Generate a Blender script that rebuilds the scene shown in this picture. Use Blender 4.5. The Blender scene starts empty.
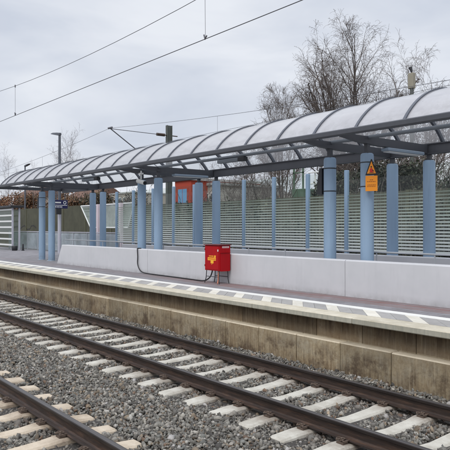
import bpy, math, random
import numpy as np
R = math.radians
sc = bpy.context.scene
col = sc.collection
random.seed(4)

# ------------------------------------------------------------------ frame of reference
# X runs along the tracks (to the right), Y away from the viewer across them, z = 0 at the rail top
CPH, SPH, FPX, HZ, CH = 0.7827, 0.6224, 610.0, 227.3, 2.18
def X_at(u, Y):
    t = (u-225)/FPX
    return Y*(-CPH+SPH*t)/(SPH+CPH*t)
def Z_at(v, X, Y):
    return CH+(HZ-v)*(-CPH*X+SPH*Y)/FPX
PZ = 0.75                                                  # platform level

# ------------------------------------------------------------------ object helpers
def tag(o, label=None, cat=None, group=None, kind=None):
    if label: o['label'] = label
    if cat: o['category'] = cat
    if group: o['group'] = group
    if kind: o['kind'] = kind
    return o
def empty(name, loc, label, cat, group=None, rz=0):
    o = bpy.data.objects.new(name, None); col.objects.link(o)
    o.location = loc; o.rotation_euler = (0, 0, rz); o.empty_display_size = 0.1
    return tag(o, label, cat, group)

class MB:
    def __init__(s): s.v = []; s.f = []; s.m = []; s.c = []; s.mi = 0; s.t = 1.0
    def face(s, pts, mi=None):
        n = len(s.v); s.v += [tuple(p) for p in pts]; s.f.append(tuple(range(n, n+len(pts))))
        s.m.append(s.mi if mi is None else mi); s.c.append(s.t)
    def add(s, vs, fs):
        n = len(s.v); s.v += [tuple(p) for p in vs]
        for f in fs: s.f.append(tuple(i+n for i in f)); s.m.append(s.mi); s.c.append(s.t)
    def box(s, x0, x1, y0, y1, z0, z1, b=0.0):
        if b <= 0:
            vs = [(x, y, z) for z in (z0, z1) for y in (y0, y1) for x in (x0, x1)]
            s.add(vs, [(0,2,3,1),(4,5,7,6),(0,1,5,4),(2,6,7,3),(0,4,6,2),(1,3,7,5)]); return
        # chamfered vertical and top edges
        def ring(e, z): return [(x0+e,y0,z),(x1-e,y0,z),(x1,y0+e,z),(x1,y1-e,z),(x1-e,y1,z),(x0+e,y1,z),(x0,y1-e,z),(x0,y0+e,z)]
        def inset(z): return [(x0+b*1.6,y0+b,z),(x1-b*1.6,y0+b,z),(x1-b,y0+b*1.6,z),(x1-b,y1-b*1.6,z),(x1-b*1.6,y1-b,z),(x0+b*1.6,y1-b,z),(x0+b,y1-b*1.6,z),(x0+b,y0+b*1.6,z)]
        rs = [inset(z0), ring(b, z0+b), ring(b, z1-b), inset(z1)]
        vs = [p for r in rs for p in r]
        fs = [tuple(reversed(range(8))), tuple(range(24, 32))]
        for k in range(3):
            for i in range(8):
                j = (i+1) % 8; fs.append((k*8+i, k*8+j, k*8+8+j, k*8+8+i))
        s.add(vs, fs)
    def tube(s, pts, r, n=8, cap=True):
        P = [np.array(p, float) for p in pts]; k = len(P)
        rr = r if hasattr(r, '__len__') else [r]*k
        T = []
        for i in range(k):
            d = P[min(i+1, k-1)]-P[max(i-1, 0)]; T.append(d/(np.linalg.norm(d)+1e-9))
        a = np.array((0, 0, 1.0)) if abs(T[0][2]) < 0.9 else np.array((1.0, 0, 0))
        u = np.cross(T[0], a); u /= np.linalg.norm(u)
        vs = []
        for i in range(k):
            u = u-T[i]*np.dot(u, T[i]); u /= (np.linalg.norm(u)+1e-9); w = np.cross(T[i], u)
            for j in range(n):
                th = 2*math.pi*j/n
                vs.append(P[i]+rr[i]*(math.cos(th)*u+math.sin(th)*w))
        fs = []
        for i in range(k-1):
            for j in range(n):
                j2 = (j+1) % n; fs.append((i*n+j, i*n+j2, (i+1)*n+j2, (i+1)*n+j))
        if cap: fs += [tuple(reversed(range(n))), tuple(range((k-1)*n, k*n))]
        s.add(vs, fs)
    def lathe(s, x, y, prof, n=24):
        vs = []; fs = []
        for r, z in prof:
            for j in range(n):
                th = 2*math.pi*j/n; vs.append((x+r*math.cos(th), y+r*math.sin(th), z))
        for i in range(len(prof)-1):
            for j in range(n):
                j2 = (j+1) % n; fs.append((i*n+j, i*n+j2, (i+1)*n+j2, (i+1)*n+j))
        fs += [tuple(reversed(range(n))), tuple(range((len(prof)-1)*n, len(prof)*n))]
        s.add(vs, fs)
    def extrude_x(s, poly, x0, x1, mis=None, caps=True):
        # poly: (y, z) counter-clockwise, mis: material per edge
        n = len(poly); base = len(s.v)
        s.v += [(x0, y, z) for y, z in poly]+[(x1, y, z) for y, z in poly]
        for i in range(n):
            j = (i+1) % n
            s.f.append((base+i, base+j, base+n+j, base+n+i)); s.m.append(mis[i] if mis else s.mi); s.c.append(s.t)
        if caps:
            s.f.append(tuple(base+i for i in reversed(range(n)))); s.m.append(s.mi); s.c.append(s.t)
            s.f.append(tuple(base+n+i for i in range(n))); s.m.append(s.mi); s.c.append(s.t)
    def build(s, name, mats, parent=None, smooth=False, local=None):
        me = bpy.data.meshes.new(name)
        v = s.v
        if local: v = [(a-local[0], b-local[1], c-local[2]) for a, b, c in v]
        me.from_pydata(v, [], s.f)
        mats = mats if isinstance(mats, (list, tuple)) else [mats]
        for m in mats: me.materials.append(m)
        if len(mats) > 1: me.polygons.foreach_set('material_index', s.m)
        at = me.attributes.new('tint', 'FLOAT', 'FACE'); at.data.foreach_set('value', s.c)
        if smooth:
            me.polygons.foreach_set('use_smooth', [True]*len(s.f))
            try: me.set_sharp_from_angle(angle=R(smooth if smooth > 1 else 40))
            except Exception: pass
        me.update()
        o = bpy.data.objects.new(name, me); col.objects.link(o)
        if parent is not None: o.parent = parent
        if local and parent is None: o.location = local
        return o
def off(o):                                                 # put a part built in world space under its thing's Empty
    p = o.parent
    if p is not None: o.matrix_parent_inverse = p.matrix_basis.inverted()
    return o
def part(mb, name, mats, parent, smooth=False):
    """part built in world coordinates; vertices are stored relative to the thing's base"""
    L = tuple(parent.location)
    q = parent
    while q.parent is not None:
        q = q.parent; L = tuple(a+b for a, b in zip(L, q.location))
    return mb.build(name, mats, parent, smooth, local=L)
def single(mb, name, mats, label, cat, loc, group=None, smooth=False):
    return tag(mb.build(name, mats, None, smooth, local=loc), label, cat, group)

# ------------------------------------------------------------------ materials
def srgb(r, g, b):
    f = lambda c: (c/255/12.92) if c/255 <= 0.04045 else ((c/255+0.055)/1.055)**2.4
    return (f(r), f(g), f(b))
class NT:
    def __init__(s, name):
        s.m = bpy.data.materials.new(name); s.m.use_nodes = True
        s.t = s.m.node_tree; s.N = s.t.nodes; s.L = s.t.links
        s.b = s.N['Principled BSDF']
        g = s.N.new('ShaderNodeNewGeometry'); s.pos = g.outputs['Position']
    def noise(s, scale, detail=4, rough=0.6, vec=None, stretch=None):
        n = s.N.new('ShaderNodeTexNoise'); n.inputs['Scale'].default_value = scale
        n.inputs['Detail'].default_value = detail; n.inputs['Roughness'].default_value = rough
        v = vec or s.pos
        if stretch:
            mp = s.N.new('ShaderNodeMapping'); mp.inputs['Scale'].default_value = stretch
            s.L.new(v, mp.inputs['Vector']); v = mp.outputs[0]
        s.L.new(v, n.inputs['Vector']); return n.outputs['Fac']
    def ramp(s, fac, stops):
        r = s.N.new('ShaderNodeValToRGB'); e = r.color_ramp.elements
        while len(e) < len(stops): e.new(0.5)
        for k, (p, c) in zip(e, stops):
            k.position = p; k.color = (*c, 1) if hasattr(c, '__len__') else (c, c, c, 1)
        s.L.new(fac, r.inputs[0]); return r.outputs[0]
    def mix(s, fac, a, b, mode='MIX'):
        m = s.N.new('ShaderNodeMix'); m.data_type = 'RGBA'; m.blend_type = mode
        for sock, v in ((m.inputs[0], fac), (m.inputs[6], a), (m.inputs[7], b)):
            if hasattr(v, 'is_linked'): s.L.new(v, sock)
            elif hasattr(v, '__len__'): sock.default_value = (*v[:3], 1)
            elif sock.type == 'RGBA': sock.default_value = (v, v, v, 1)
            else: sock.default_value = v
        return m.outputs[2]
    def math(s, op, a, b=0.0, clamp=False):
        m = s.N.new('ShaderNodeMath'); m.operation = op; m.use_clamp = clamp
        for sock, v in ((m.inputs[0], a), (m.inputs[1], b)):
            if hasattr(v, 'is_linked'): s.L.new(v, sock)
            else: sock.default_value = v
        return m.outputs[0]
    def sep(s):
        x = s.N.new('ShaderNodeSeparateXYZ'); s.L.new(s.pos, x.inputs[0]); return x.outputs
    def range(s, v, a, b, c=0.0, d=1.0):
        m = s.N.new('ShaderNodeMapRange'); s.L.new(v, m.inputs[0])
        for i, q in zip((1, 2, 3, 4), (a, b, c, d)): m.inputs[i].default_value = q
        return m.outputs[0]
    def attr(s, name):
        a = s.N.new('ShaderNodeAttribute'); a.attribute_name = name; return a
    def out(s, c, rough=0.8, metal=0.0, bump=None, bs=0.3, bd=0.01, spec=None):
        if hasattr(c, 'is_linked'): s.L.new(c, s.b.inputs['Base Color'])
        else: s.b.inputs['Base Color'].default_value = (*c, 1)
        if hasattr(rough, 'is_linked'): s.L.new(rough, s.b.inputs['Roughness'])
        else: s.b.inputs['Roughness'].default_value = rough
        s.b.inputs['Metallic'].default_value = metal
        if spec is not None: s.b.inputs['Specular IOR Level'].default_value = spec
        if bump is not None:
            bn = s.N.new('ShaderNodeBump'); bn.inputs['Strength'].default_value = bs; bn.inputs['Distance'].default_value = bd
            s.L.new(bump, bn.inputs['Height']); s.L.new(bn.outputs[0], s.b.inputs['Normal'])
        return s.m
def paint(name, c, rough=0.45, var=0.12, scale=3.0, metal=0.0, fine=40, dirt=None):
    n = NT(name)
    a = n.noise(scale, 5, 0.65); b = n.noise(fine, 3, 0.6)
    k = n.math('ADD', n.math('MULTIPLY', a, 0.7), n.math('MULTIPLY', b, 0.3))
    lo = tuple(x*(1-var) for x in c); hi = tuple(min(1, x*(1+var)) for x in c)
    cc = n.ramp(k, [(0.3, lo), (0.7, hi)])
    if dirt:
        st = n.noise(6, 5, 0.7, stretch=(1.5, 1.5, 0.12))
        cc = n.mix(n.math('MULTIPLY', n.ramp(st, [(0.5, 0.0), (0.75, 1.0)]), dirt[1]), cc, dirt[0])
    return n.out(cc, n.range(a, 0.3, 0.7, rough*0.85, min(1, rough*1.15)), metal, bump=b, bs=0.08, bd=0.004)

M = {}
def grime(m):
    n = NT.__new__(NT); n.m = m; n.t = m.node_tree; n.N = n.t.nodes; n.L = n.t.links; n.b = n.N['Principled BSDF']; n.pos = n.N.new('ShaderNodeNewGeometry').outputs['Position']
    x, y, z = n.sep(); src = n.b.inputs['Base Color'].links[0].from_socket
    k = n.math('MULTIPLY', n.range(z, PZ+.35, PZ, 0, 1), n.ramp(n.noise(9, 6, .7), [(.35, .1), (.65, 1.0)]))
    c = n.mix(n.math('MULTIPLY', k, .6), src, srgb(96, 96, 96))
    sp = n.math('MULTIPLY', n.ramp(n.noise(14, 6, .75), [(.64, 0.0), (.70, 1.0)]), .35)
    c = n.mix(sp, c, srgb(150, 170, 190)); n.L.new(c, n.b.inputs['Base Color'])
M['blue'] = paint('blue column paint', srgb(136, 160, 184), 0.5, 0.05, 1.5, dirt=(srgb(96, 118, 142), 0.3))
M['blue_rear'] = paint('rear blue paint', srgb(142, 167, 192), 0.5, 0.05, 1.5, dirt=(srgb(106, 130, 154), 0.3))  # same column paint, lightened to make up for the canopy's shade
grime(M['blue']); grime(M['blue_rear'])
M['steel'] = paint('anthracite steel', srgb(74, 76, 82), 0.5, 0.12, 2.0, dirt=(srgb(64, 66, 70), 0.5))
M['rib'] = paint('rib steel', srgb(84, 88, 97), 0.5, 0.08, 2.0)
M['tube'] = paint('grey tube paint', srgb(112, 120, 128), 0.45, 0.08, 2.0)
M['galv'] = paint('galvanised steel', srgb(164, 168, 172), 0.45, 0.08, 4.0, metal=0.1)
M['lamp'] = paint('light fitting', srgb(140, 156, 172), 0.4, 0.05)
M['dark'] = paint('dark plastic', srgb(38, 39, 43), 0.5, 0.15)
M['white'] = paint('white enamel', srgb(225, 226, 224), 0.4, 0.04)
M['stripe'] = None
M['pink'] = paint('pale pink post', srgb(212, 196, 204), 0.5, 0.05)
M['red'] = paint('red cabinet paint', srgb(166, 8, 20), 0.5, 0.06, 4.0, dirt=(srgb(120, 8, 16), 0.3)); M['red'].node_tree.nodes['Principled BSDF'].inputs['Specular IOR Level'].default_value = .2
M['darkred'] = paint('dark red lid paint', srgb(96, 16, 22), 0.5, 0.1)
M['yellow'] = paint('yellow sticker', srgb(240, 176, 40), 0.5, 0.04)
M['orange'] = paint('orange sign film', srgb(243, 150, 26), 0.42, 0.05)
M['black'] = paint('black print', srgb(28, 24, 22), 0.5, 0.1)
M['signred'] = paint('red print', srgb(200, 40, 22), 0.5, 0.06)
M['brownprint'] = paint('brown print', srgb(150, 84, 20), 0.5, 0.06)
M['navy'] = paint('navy sign', srgb(20, 22, 70), 0.4, 0.06)
M['cable'] = paint('black cable rubber', srgb(34, 34, 36), 0.6, 0.1)
M['wire'] = paint('weathered wire', srgb(98, 98, 103), 0.6, 0.1)
M['mast'] = paint('mast steel', srgb(84, 88, 84), 0.7, 0.15)
M['insul'] = paint('brown insulator', srgb(74, 60, 52), 0.3, 0.1)
M['lamppole'] = paint('lamp pole', srgb(86, 90, 98), 0.5, 0.08)
M['palegrey'] = paint('pale grey pole', srgb(176, 176, 186), 0.5, 0.05)
M['khaki'] = None; M['clip'] = paint('rusty clip', srgb(88, 74, 64), .75, .25, 20)

def mk_wallpaint():
    n = NT('white rendered parapet'); x, y, z = n.sep()
    a = n.noise(1.3, 6, 0.65); b = n.noise(60, 3, 0.6); st = n.noise(7, 5, 0.7, stretch=(1.2, 1.2, 0.1))
    c = n.ramp(a, [(0.3, srgb(193, 194, 197)), (0.7, srgb(203, 203, 206))])
    c = n.mix(n.math('MULTIPLY', n.ramp(st, [(0.52, 0.0), (0.78, 1.0)]), 0.14), c, srgb(150, 150, 156))
    base = n.math('MULTIPLY', n.range(z, PZ+0.14, PZ, 0, 1), n.ramp(n.noise(5, 5), [(0.35, 0.2), (0.7, 1.0)]))
    c = n.mix(n.math('MULTIPLY', base, 0.55), c, srgb(128, 124, 122))
    spots = n.ramp(n.noise(17, 3, 0.6), [(0.70, 0.0), (0.76, 1.0)])
    c = n.mix(n.math('MULTIPLY', spots, 0.22), c, srgb(140, 138, 138))
    return n.out(c, 0.75, bump=b, bs=0.12, bd=0.005)
M['parapet'] = mk_wallpaint()
def mk_stripe():
    n = NT('white stripe print'); x, y, z = n.sep(); a = n.noise(1.2, 5)
    k = n.math('ADD', n.range(z, 1.6, 3.35, 0, 1), n.math('MULTIPLY', n.math('SUBTRACT', a, .5), .5), True)
    c = n.ramp(k, [(0.05, srgb(246, 250, 246)), (0.5, srgb(206, 218, 208)), (0.95, srgb(112, 122, 110))])
    n.out(c, 0.4)
    tr = n.N.new('ShaderNodeBsdfTranslucent'); n.L.new(c, tr.inputs['Color'])
    ad = n.N.new('ShaderNodeMixShader'); ad.inputs[0].default_value = .35
    n.L.new(n.b.outputs[0], ad.inputs[1]); n.L.new(tr.outputs[0], ad.inputs[2]); n.L.new(ad.outputs[0], n.N['Material Output'].inputs['Surface'])
    return n.m
M['stripe'] = mk_stripe()

def mk_concrete():
    n = NT('stained platform concrete'); x, y, z = n.sep()
    a = n.noise(2.2, 8, 0.7); f = n.noise(22, 6, 0.75); st = n.noise(5.5, 7, 0.72, stretch=(1.6, 1.6, 0.12)); st2 = n.noise(13, 5, 0.7, stretch=(1.5, 1.5, 0.2))
    t = n.attr('tint').outputs['Fac']
    c = n.ramp(a, [(0.28, srgb(134, 115, 88)), (0.5, srgb(163, 149, 122)), (0.72, srgb(177, 170, 151))])
    c = n.mix(n.math('MULTIPLY', n.ramp(f, [(0.45, 0.0), (0.7, 1.0)]), 0.5), c, srgb(120, 96, 66))
    # dark run-off below coping and ledge; upper course also has coping shade painted in
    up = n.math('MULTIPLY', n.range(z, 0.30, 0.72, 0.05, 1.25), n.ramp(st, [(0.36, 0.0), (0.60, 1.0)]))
    lo = n.math('MULTIPLY', n.range(z, 0.30, -0.25, 0.25, 1.0), n.ramp(st2, [(0.42, 0.0), (0.66, 1.0)]))
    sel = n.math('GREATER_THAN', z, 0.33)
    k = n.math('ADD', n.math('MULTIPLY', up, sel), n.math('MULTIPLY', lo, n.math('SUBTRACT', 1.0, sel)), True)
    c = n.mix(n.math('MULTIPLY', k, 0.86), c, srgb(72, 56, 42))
    foot = n.math('MULTIPLY', n.range(z, 0.08, -0.2, 0, 1), n.ramp(n.noise(6, 6, 0.7), [(0.3, 0.1), (0.65, 1.0)]))
    c = n.mix(n.math('MULTIPLY', foot, 0.55), c, srgb(112, 88, 58))
    lime = n.ramp(n.noise(3.1, 6, 0.7, stretch=(2.0, 2.0, 0.5)), [(0.6, 0.0), (0.74, 1.0)])
    c = n.mix(n.math('MULTIPLY', lime, 0.5), c, srgb(204, 196, 178))
    blot = n.math('MULTIPLY', n.ramp(n.noise(1.7, 8, 0.75), [(0.47, 0.0), (0.6, 1.0)]), n.range(z, .26, .12, 0, 1))
    c = n.mix(n.math('MULTIPLY', blot, 0.8), c, srgb(66, 48, 34))
    c = n.mix(n.math('MULTIPLY', sel, .45), c, srgb(96, 72, 50))  # brown tone plus overhang shade painted over the whole upper course
    c = n.mix(n.math('MULTIPLY', n.math('MULTIPLY', n.range(z, .40, .62, 0.1, 1), sel), n.ramp(st, [(.44, .25), (.62, .75)])), c, srgb(48, 37, 28))  # coping's shadow painted as a dark band, broken up by streaks
    c = n.mix(n.math('MULTIPLY', n.ramp(n.noise(.55, 4, .6), [(.42, 0.0), (.6, 1.0)]), .35), c, srgb(92, 78, 60))
    rs_ = n.math('MULTIPLY', n.ramp(n.noise(20, 4, .7, stretch=(1.2, 1.2, .06)), [(.56, 0.0), (.66, 1.0)]), .25)
    c = n.mix(rs_, c, srgb(190, 176, 150))
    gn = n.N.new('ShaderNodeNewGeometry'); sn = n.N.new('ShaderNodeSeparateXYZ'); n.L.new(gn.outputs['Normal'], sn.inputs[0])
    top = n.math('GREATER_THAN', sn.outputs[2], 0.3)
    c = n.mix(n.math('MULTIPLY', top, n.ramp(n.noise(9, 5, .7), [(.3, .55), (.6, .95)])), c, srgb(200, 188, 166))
    cm = n.N.new('ShaderNodeCombineColor')
    for i in range(3): n.L.new(t, cm.inputs[i])
    c = n.mix(1.0, c, cm.outputs[0], 'MULTIPLY')
    return n.out(c, 0.88, bump=f, bs=0.35, bd=0.012)
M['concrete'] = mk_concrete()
def mk_simple_concrete(name, lo, hi, stain, amt=0.4, sc_=5, bump=0.25, side=None, rail=False):
    n = NT(name); a = n.noise(sc_, 7, 0.7); f = n.noise(60, 4, 0.7); s2 = n.noise(2.0, 6, 0.7)
    t = n.attr('tint').outputs['Fac']
    c = n.ramp(a, [(0.3, lo), (0.7, hi)])
    c = n.mix(n.math('MULTIPLY', n.ramp(s2, [(0.48, 0.0), (0.7, 1.0)]), amt), c, stain)
    c = n.mix(n.math('MULTIPLY', n.ramp(f, [(0.5, 0.0), (0.75, 1.0)]), 0.25), c, stain)
    if rail:                                                 # brake dust beside the rail seats
        tco = n.N.new('ShaderNodeTexCoord'); so_ = n.N.new('ShaderNodeSeparateXYZ'); n.L.new(tco.outputs['Object'], so_.inputs[0])
        dd = n.math('ABSOLUTE', n.math('SUBTRACT', n.math('ABSOLUTE', so_.outputs[1]), .75))
        k = n.math('MULTIPLY', n.range(dd, .38, .08, 0, 1), n.ramp(n.noise(8, 6, .7), [(.3, .25), (.65, 1.0)]))
        c = n.mix(n.math('MULTIPLY', k, .75), c, srgb(98, 76, 60))
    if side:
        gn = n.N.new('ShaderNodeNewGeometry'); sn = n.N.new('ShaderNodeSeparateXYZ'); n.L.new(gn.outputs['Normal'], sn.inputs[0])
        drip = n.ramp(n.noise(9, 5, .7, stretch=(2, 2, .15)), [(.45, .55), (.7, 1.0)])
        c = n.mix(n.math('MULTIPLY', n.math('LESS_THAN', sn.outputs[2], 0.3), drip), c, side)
    cm = n.N.new('ShaderNodeCombineColor')
    for i in range(3): n.L.new(t, cm.inputs[i])
    c = n.mix(1.0, c, cm.outputs[0], 'MULTIPLY')
    return n.out(c, 0.85, bump=f, bs=bump, bd=0.006)
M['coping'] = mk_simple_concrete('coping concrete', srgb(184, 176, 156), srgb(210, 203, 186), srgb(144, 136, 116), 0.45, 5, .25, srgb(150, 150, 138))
M['sleeper'] = mk_simple_concrete('sleeper concrete', srgb(174, 170, 159), srgb(200, 197, 187), srgb(132, 122, 108), 0.6, 7, .4, rail=True)
M['sleeper_tan'] = mk_simple_concrete('tan sleeper concrete', srgb(184, 170, 150), srgb(204, 191, 172), srgb(134, 116, 96), 0.6, 7, .4, rail=True)
M['tile_grey'] = mk_simple_concrete('grey slab', srgb(150, 148, 146), srgb(166, 164, 161), srgb(128, 123, 118), 0.4, 9)
M['tile_cream'] = mk_simple_concrete('cream slab', srgb(203, 199, 187), srgb(221, 217, 206), srgb(176, 168, 150), 0.4, 6)
M['line'] = mk_simple_concrete('white line paint', srgb(214, 213, 208), srgb(232, 231, 226), srgb(180, 176, 168), 0.3, 8)
def mk_paver():
    n = NT('grey paving'); x, y, z = n.sep()
    br = n.N.new('ShaderNodeTexBrick'); n.L.new(n.pos, br.inputs['Vector'])
    br.inputs['Scale'].default_value = 1.0; br.inputs['Brick Width'].default_value = 0.3; br.inputs['Row Height'].default_value = 0.2
    br.inputs['Mortar Size'].default_value = 0.006
    br.inputs['Color1'].default_value = (*srgb(124, 122, 126), 1); br.inputs['Color2'].default_value = (*srgb(140, 138, 142), 1); br.inputs['Mortar'].default_value = (*srgb(86, 82, 82), 1)
    a = n.noise(2.4, 7, 0.7); f = n.noise(50, 4)
    c = n.mix(n.math('MULTIPLY', n.ramp(a, [(0.42, 0.0), (0.7, 1.0)]), 0.5), br.outputs['Color'], srgb(100, 95, 94))
    band = n.math('MULTIPLY', n.math('GREATER_THAN', y, 9.17), n.math('LESS_THAN', y, 9.9))
    rightw = n.range(x, -17.0, -11.5, 0.15, 0.8)
    band = n.math('MULTIPLY', band, n.math('MULTIPLY', n.ramp(n.noise(3, 5), [(0.3, 0.45), (0.6, 1.0)]), rightw))
    c = n.mix(n.math('MULTIPLY', band, n.ramp(n.noise(4, 6, 0.7, stretch=(.25, 4, 1)), [(.35, .25), (.62, 1.0)])), c, srgb(126, 94, 88))
    l1 = n.math('LESS_THAN', n.math('ABSOLUTE', n.math('SUBTRACT', y, 9.56)), 0.025)
    c = n.mix(n.math('MULTIPLY', l1, n.math('MULTIPLY', rightw, 0.6)), c, srgb(140, 62, 56))
    return n.out(c, 0.85, bump=f, bs=0.2, bd=0.004)
M['paver'] = mk_paver()
def mk_ground():
    n = NT('gravelly ground'); a = n.noise(0.6, 8, 0.7); f = n.noise(30, 6, 0.8)
    c = n.ramp(f, [(0.3, srgb(58, 56, 54)), (0.5, srgb(100, 98, 95)), (0.7, srgb(132, 126, 120))])
    c = n.mix(n.math('MULTIPLY', n.ramp(a, [(0.45, 0.0), (0.65, 1.0)]), 0.6), c, srgb(88, 80, 66))
    return n.out(c, 0.95, bump=f, bs=0.6, bd=0.03)
M['ground'] = mk_ground()
def mk_bed():
    n = NT('shaded ballast bed'); f = n.noise(45, 5, 0.8)
    return n.out(n.ramp(f, [(0.35, srgb(40, 38, 36)), (0.65, srgb(84, 80, 76))]), 0.95, bump=f, bs=0.6, bd=0.02)
M['bed'] = mk_bed()
def mk_stone():
    n = NT('ballast stone'); at = n.attr('stone').outputs['Color']; f = n.noise(70, 4, 0.7)
    c = n.mix(n.math('MULTIPLY', n.ramp(f, [(0.35, 1.0), (0.65, 0.0)]), 0.3), at, srgb(60, 55, 51))
    return n.out(c, 0.8, bump=f, bs=0.3, bd=0.004)
M['stone'] = mk_stone()
def mk_rust():
    n = NT('rusty rail flank'); a = n.noise(8, 6, 0.7, stretch=(0.4, 3, 3)); f = n.noise(80, 4)
    c = n.ramp(a, [(0.3, srgb(34, 26, 22)), (0.5, srgb(52, 39, 32)), (0.7, srgb(84, 62, 48))])
    return n.out(c, 0.62, bump=f, bs=0.2, bd=0.003)
M['rust'] = mk_rust()
def mk_railtop():
    n = NT('worn rail head'); a = n.noise(5, 5, 0.6, stretch=(0.15, 6, 6))
    c = n.ramp(a, [(0.3, srgb(74, 70, 69)), (0.7, srgb(112, 108, 106))])
    return n.out(c, n.range(a, 0.3, 0.7, 0.3, 0.5), 0.75)
M['railtop'] = mk_railtop()
def mk_railside():
    n = NT('dark rail head side'); a = n.noise(6, 6, 0.7, stretch=(0.3, 3, 3))
    return n.out(n.ramp(a, [(0.3, srgb(32, 27, 26)), (0.7, srgb(58, 50, 47))]), 0.42, 0.35)
M['railside'] = mk_railside()
def mk_khaki():
    n = NT('olive noise barrier'); a = n.noise(1.1, 6, 0.65); st = n.noise(6, 5, 0.7, stretch=(1, 1, 0.08))
    wv = n.N.new('ShaderNodeTexWave'); wv.wave_type = 'BANDS'; wv.bands_direction = 'Z'; wv.inputs['Scale'].default_value = 2.6; wv.inputs['Distortion'].default_value = 0.15
    n.L.new(n.pos, wv.inputs['Vector'])
    c = n.ramp(a, [(0.3, srgb(66, 66, 54)), (0.7, srgb(86, 86, 70))])
    c = n.mix(n.math('MULTIPLY', n.ramp(st, [(0.5, 0.0), (0.72, 1.0)]), 0.4), c, srgb(100, 98, 80))
    return n.out(c, 0.85, bump=wv.outputs['Fac'], bs=0.06, bd=0.01)
M['khaki'] = mk_khaki()
YF_ = 9.5
def schlick(n):
    lw = n.N.new('ShaderNodeLayerWeight'); lw.inputs['Blend'].default_value = 0.5
    return n.math('ADD', n.math('MULTIPLY', n.math('POWER', lw.outputs['Facing'], 5.0), 0.9), 0.05, True)
def mk_panel(name, clear):
    n = NT(name); N, L = n.N, n.L
    a = n.noise(0.8, 6, 0.65); st = n.noise(2.5, 5, 0.7, stretch=(3, 0.5, 0.5))
    c = n.ramp(a, [(0.3, srgb(238, 237, 241)), (0.7, srgb(248, 248, 250))])
    c = n.mix(n.math('MULTIPLY', n.ramp(st, [(0.5, 0.0), (0.75, 1.0)]), 0.14), c, srgb(206, 200, 204))
    x, y, z = n.sep()
    gut = n.math('MULTIPLY', n.range(y, YF_+.55, YF_+.05, 0, 1), n.ramp(n.noise(5, 6, .75), [(.4, .0), (.65, 1.0)]))
    c = n.mix(n.math('MULTIPLY', gut, .28), c, srgb(156, 154, 150))
    big = n.noise(.45, 4, .6, stretch=(1, .6, .6))
    c = n.mix(n.math('MULTIPLY', n.ramp(big, [(.4, 0.0), (.62, 1.0)]), .2), c, srgb(204, 203, 207))
    c = n.mix(n.math('MULTIPLY', n.ramp(n.noise(26, 2, .5), [(.735, 0.0), (.75, 1.0)]), .5), c, srgb(120, 104, 88))
    d = N.new('ShaderNodeBsdfDiffuse'); tr = N.new('ShaderNodeBsdfTranslucent'); g = N.new('ShaderNodeBsdfGlossy')
    g.inputs['Roughness'].default_value = 0.12
    L.new(c, d.inputs['Color']); L.new(c, tr.inputs['Color'])
    m1 = N.new('ShaderNodeMixShader'); m1.inputs[0].default_value = 0.55; L.new(d.outputs[0], m1.inputs[1]); L.new(tr.outputs[0], m1.inputs[2])
    if clear:
        tp = N.new('ShaderNodeBsdfTransparent'); tp.inputs['Color'].default_value = (.93, .95, .95, 1)
        mc = N.new('ShaderNodeMixShader'); mc.inputs[0].default_value = clear; L.new(m1.outputs[0], mc.inputs[1]); L.new(tp.outputs[0], mc.inputs[2]); m1 = mc
    fr = schlick(n)
    m2 = N.new('ShaderNodeMixShader'); L.new(fr, m2.inputs[0]); L.new(m1.outputs[0], m2.inputs[1]); L.new(g.outputs[0], m2.inputs[2])
    L.new(m2.outputs[0], N['Material Output'].inputs['Surface']); return n.m
M['panel'] = mk_panel('milky roof glazing', 0.10); M['panel_clear'] = mk_panel('clear roof glazing', 0.72)
def mk_glass(name, tint, refl=1.0, haze=0.05, dc=(0.6, 0.68, 0.64)):
    n = NT(name); N, L = n.N, n.L
    t = N.new('ShaderNodeBsdfTransparent'); t.inputs['Color'].default_value = (*tint, 1)
    g = N.new('ShaderNodeBsdfGlossy'); g.inputs['Roughness'].default_value = 0.03
    d = N.new('ShaderNodeBsdfDiffuse'); d.inputs['Color'].default_value = (*dc, 1)
    fr = schlick(n)
    m0 = N.new('ShaderNodeMixShader'); L.new(n.math('MULTIPLY', n.ramp(n.noise(1.5, 5), [(0.3, 0.5), (0.7, 1.0)]), haze), m0.inputs[0]); L.new(t.outputs[0], m0.inputs[1]); L.new(d.outputs[0], m0.inputs[2])
    m1 = N.new('ShaderNodeMixShader'); L.new(n.math('MULTIPLY', fr, refl, True), m1.inputs[0]); L.new(m0.outputs[0], m1.inputs[1]); L.new(g.outputs[0], m1.inputs[2])
    L.new(m1.outputs[0], N['Material Output'].inputs['Surface']); return n.m
M['glass'] = mk_glass('windbreak glass', (0.83, 0.87, 0.84), 0.7, 0.03)
M['glass_blue'] = mk_glass('blue grey glass', (0.66, 0.73, 0.78), 1.2, 0.75, (.50, .57, .63))
M['glass_green'] = mk_glass('green reflecting glass', (0.66, 0.78, 0.70), 1.6, 0.5)
def mk_bark(name, lo, hi):
    n = NT(name); f = n.noise(9, 5, 0.7)
    return n.out(n.ramp(f, [(0.3, lo), (0.7, hi)]), 0.9)
M['bark'] = mk_bark('grey bark', srgb(66, 60, 57), srgb(104, 96, 90))
M['twig'] = mk_bark('twig bark', srgb(82, 74, 70), srgb(116, 106, 100))
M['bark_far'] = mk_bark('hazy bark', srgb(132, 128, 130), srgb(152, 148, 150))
def mk_leaf(name):
    n = NT(name); at = n.attr('stone').outputs['Color']
    return n.out(at, 0.7)
M['leaf'] = mk_leaf('leaf')
def facade(name, c, var=0.08):
    return paint(name, c, 0.85, var, 0.4, fine=8, dirt=(tuple(x*0.7 for x in c), 0.3))
M['f_white'] = facade('white house render', srgb(170, 166, 158)); M['f_orange'] = facade('orange red render', srgb(166, 66, 46))
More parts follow.
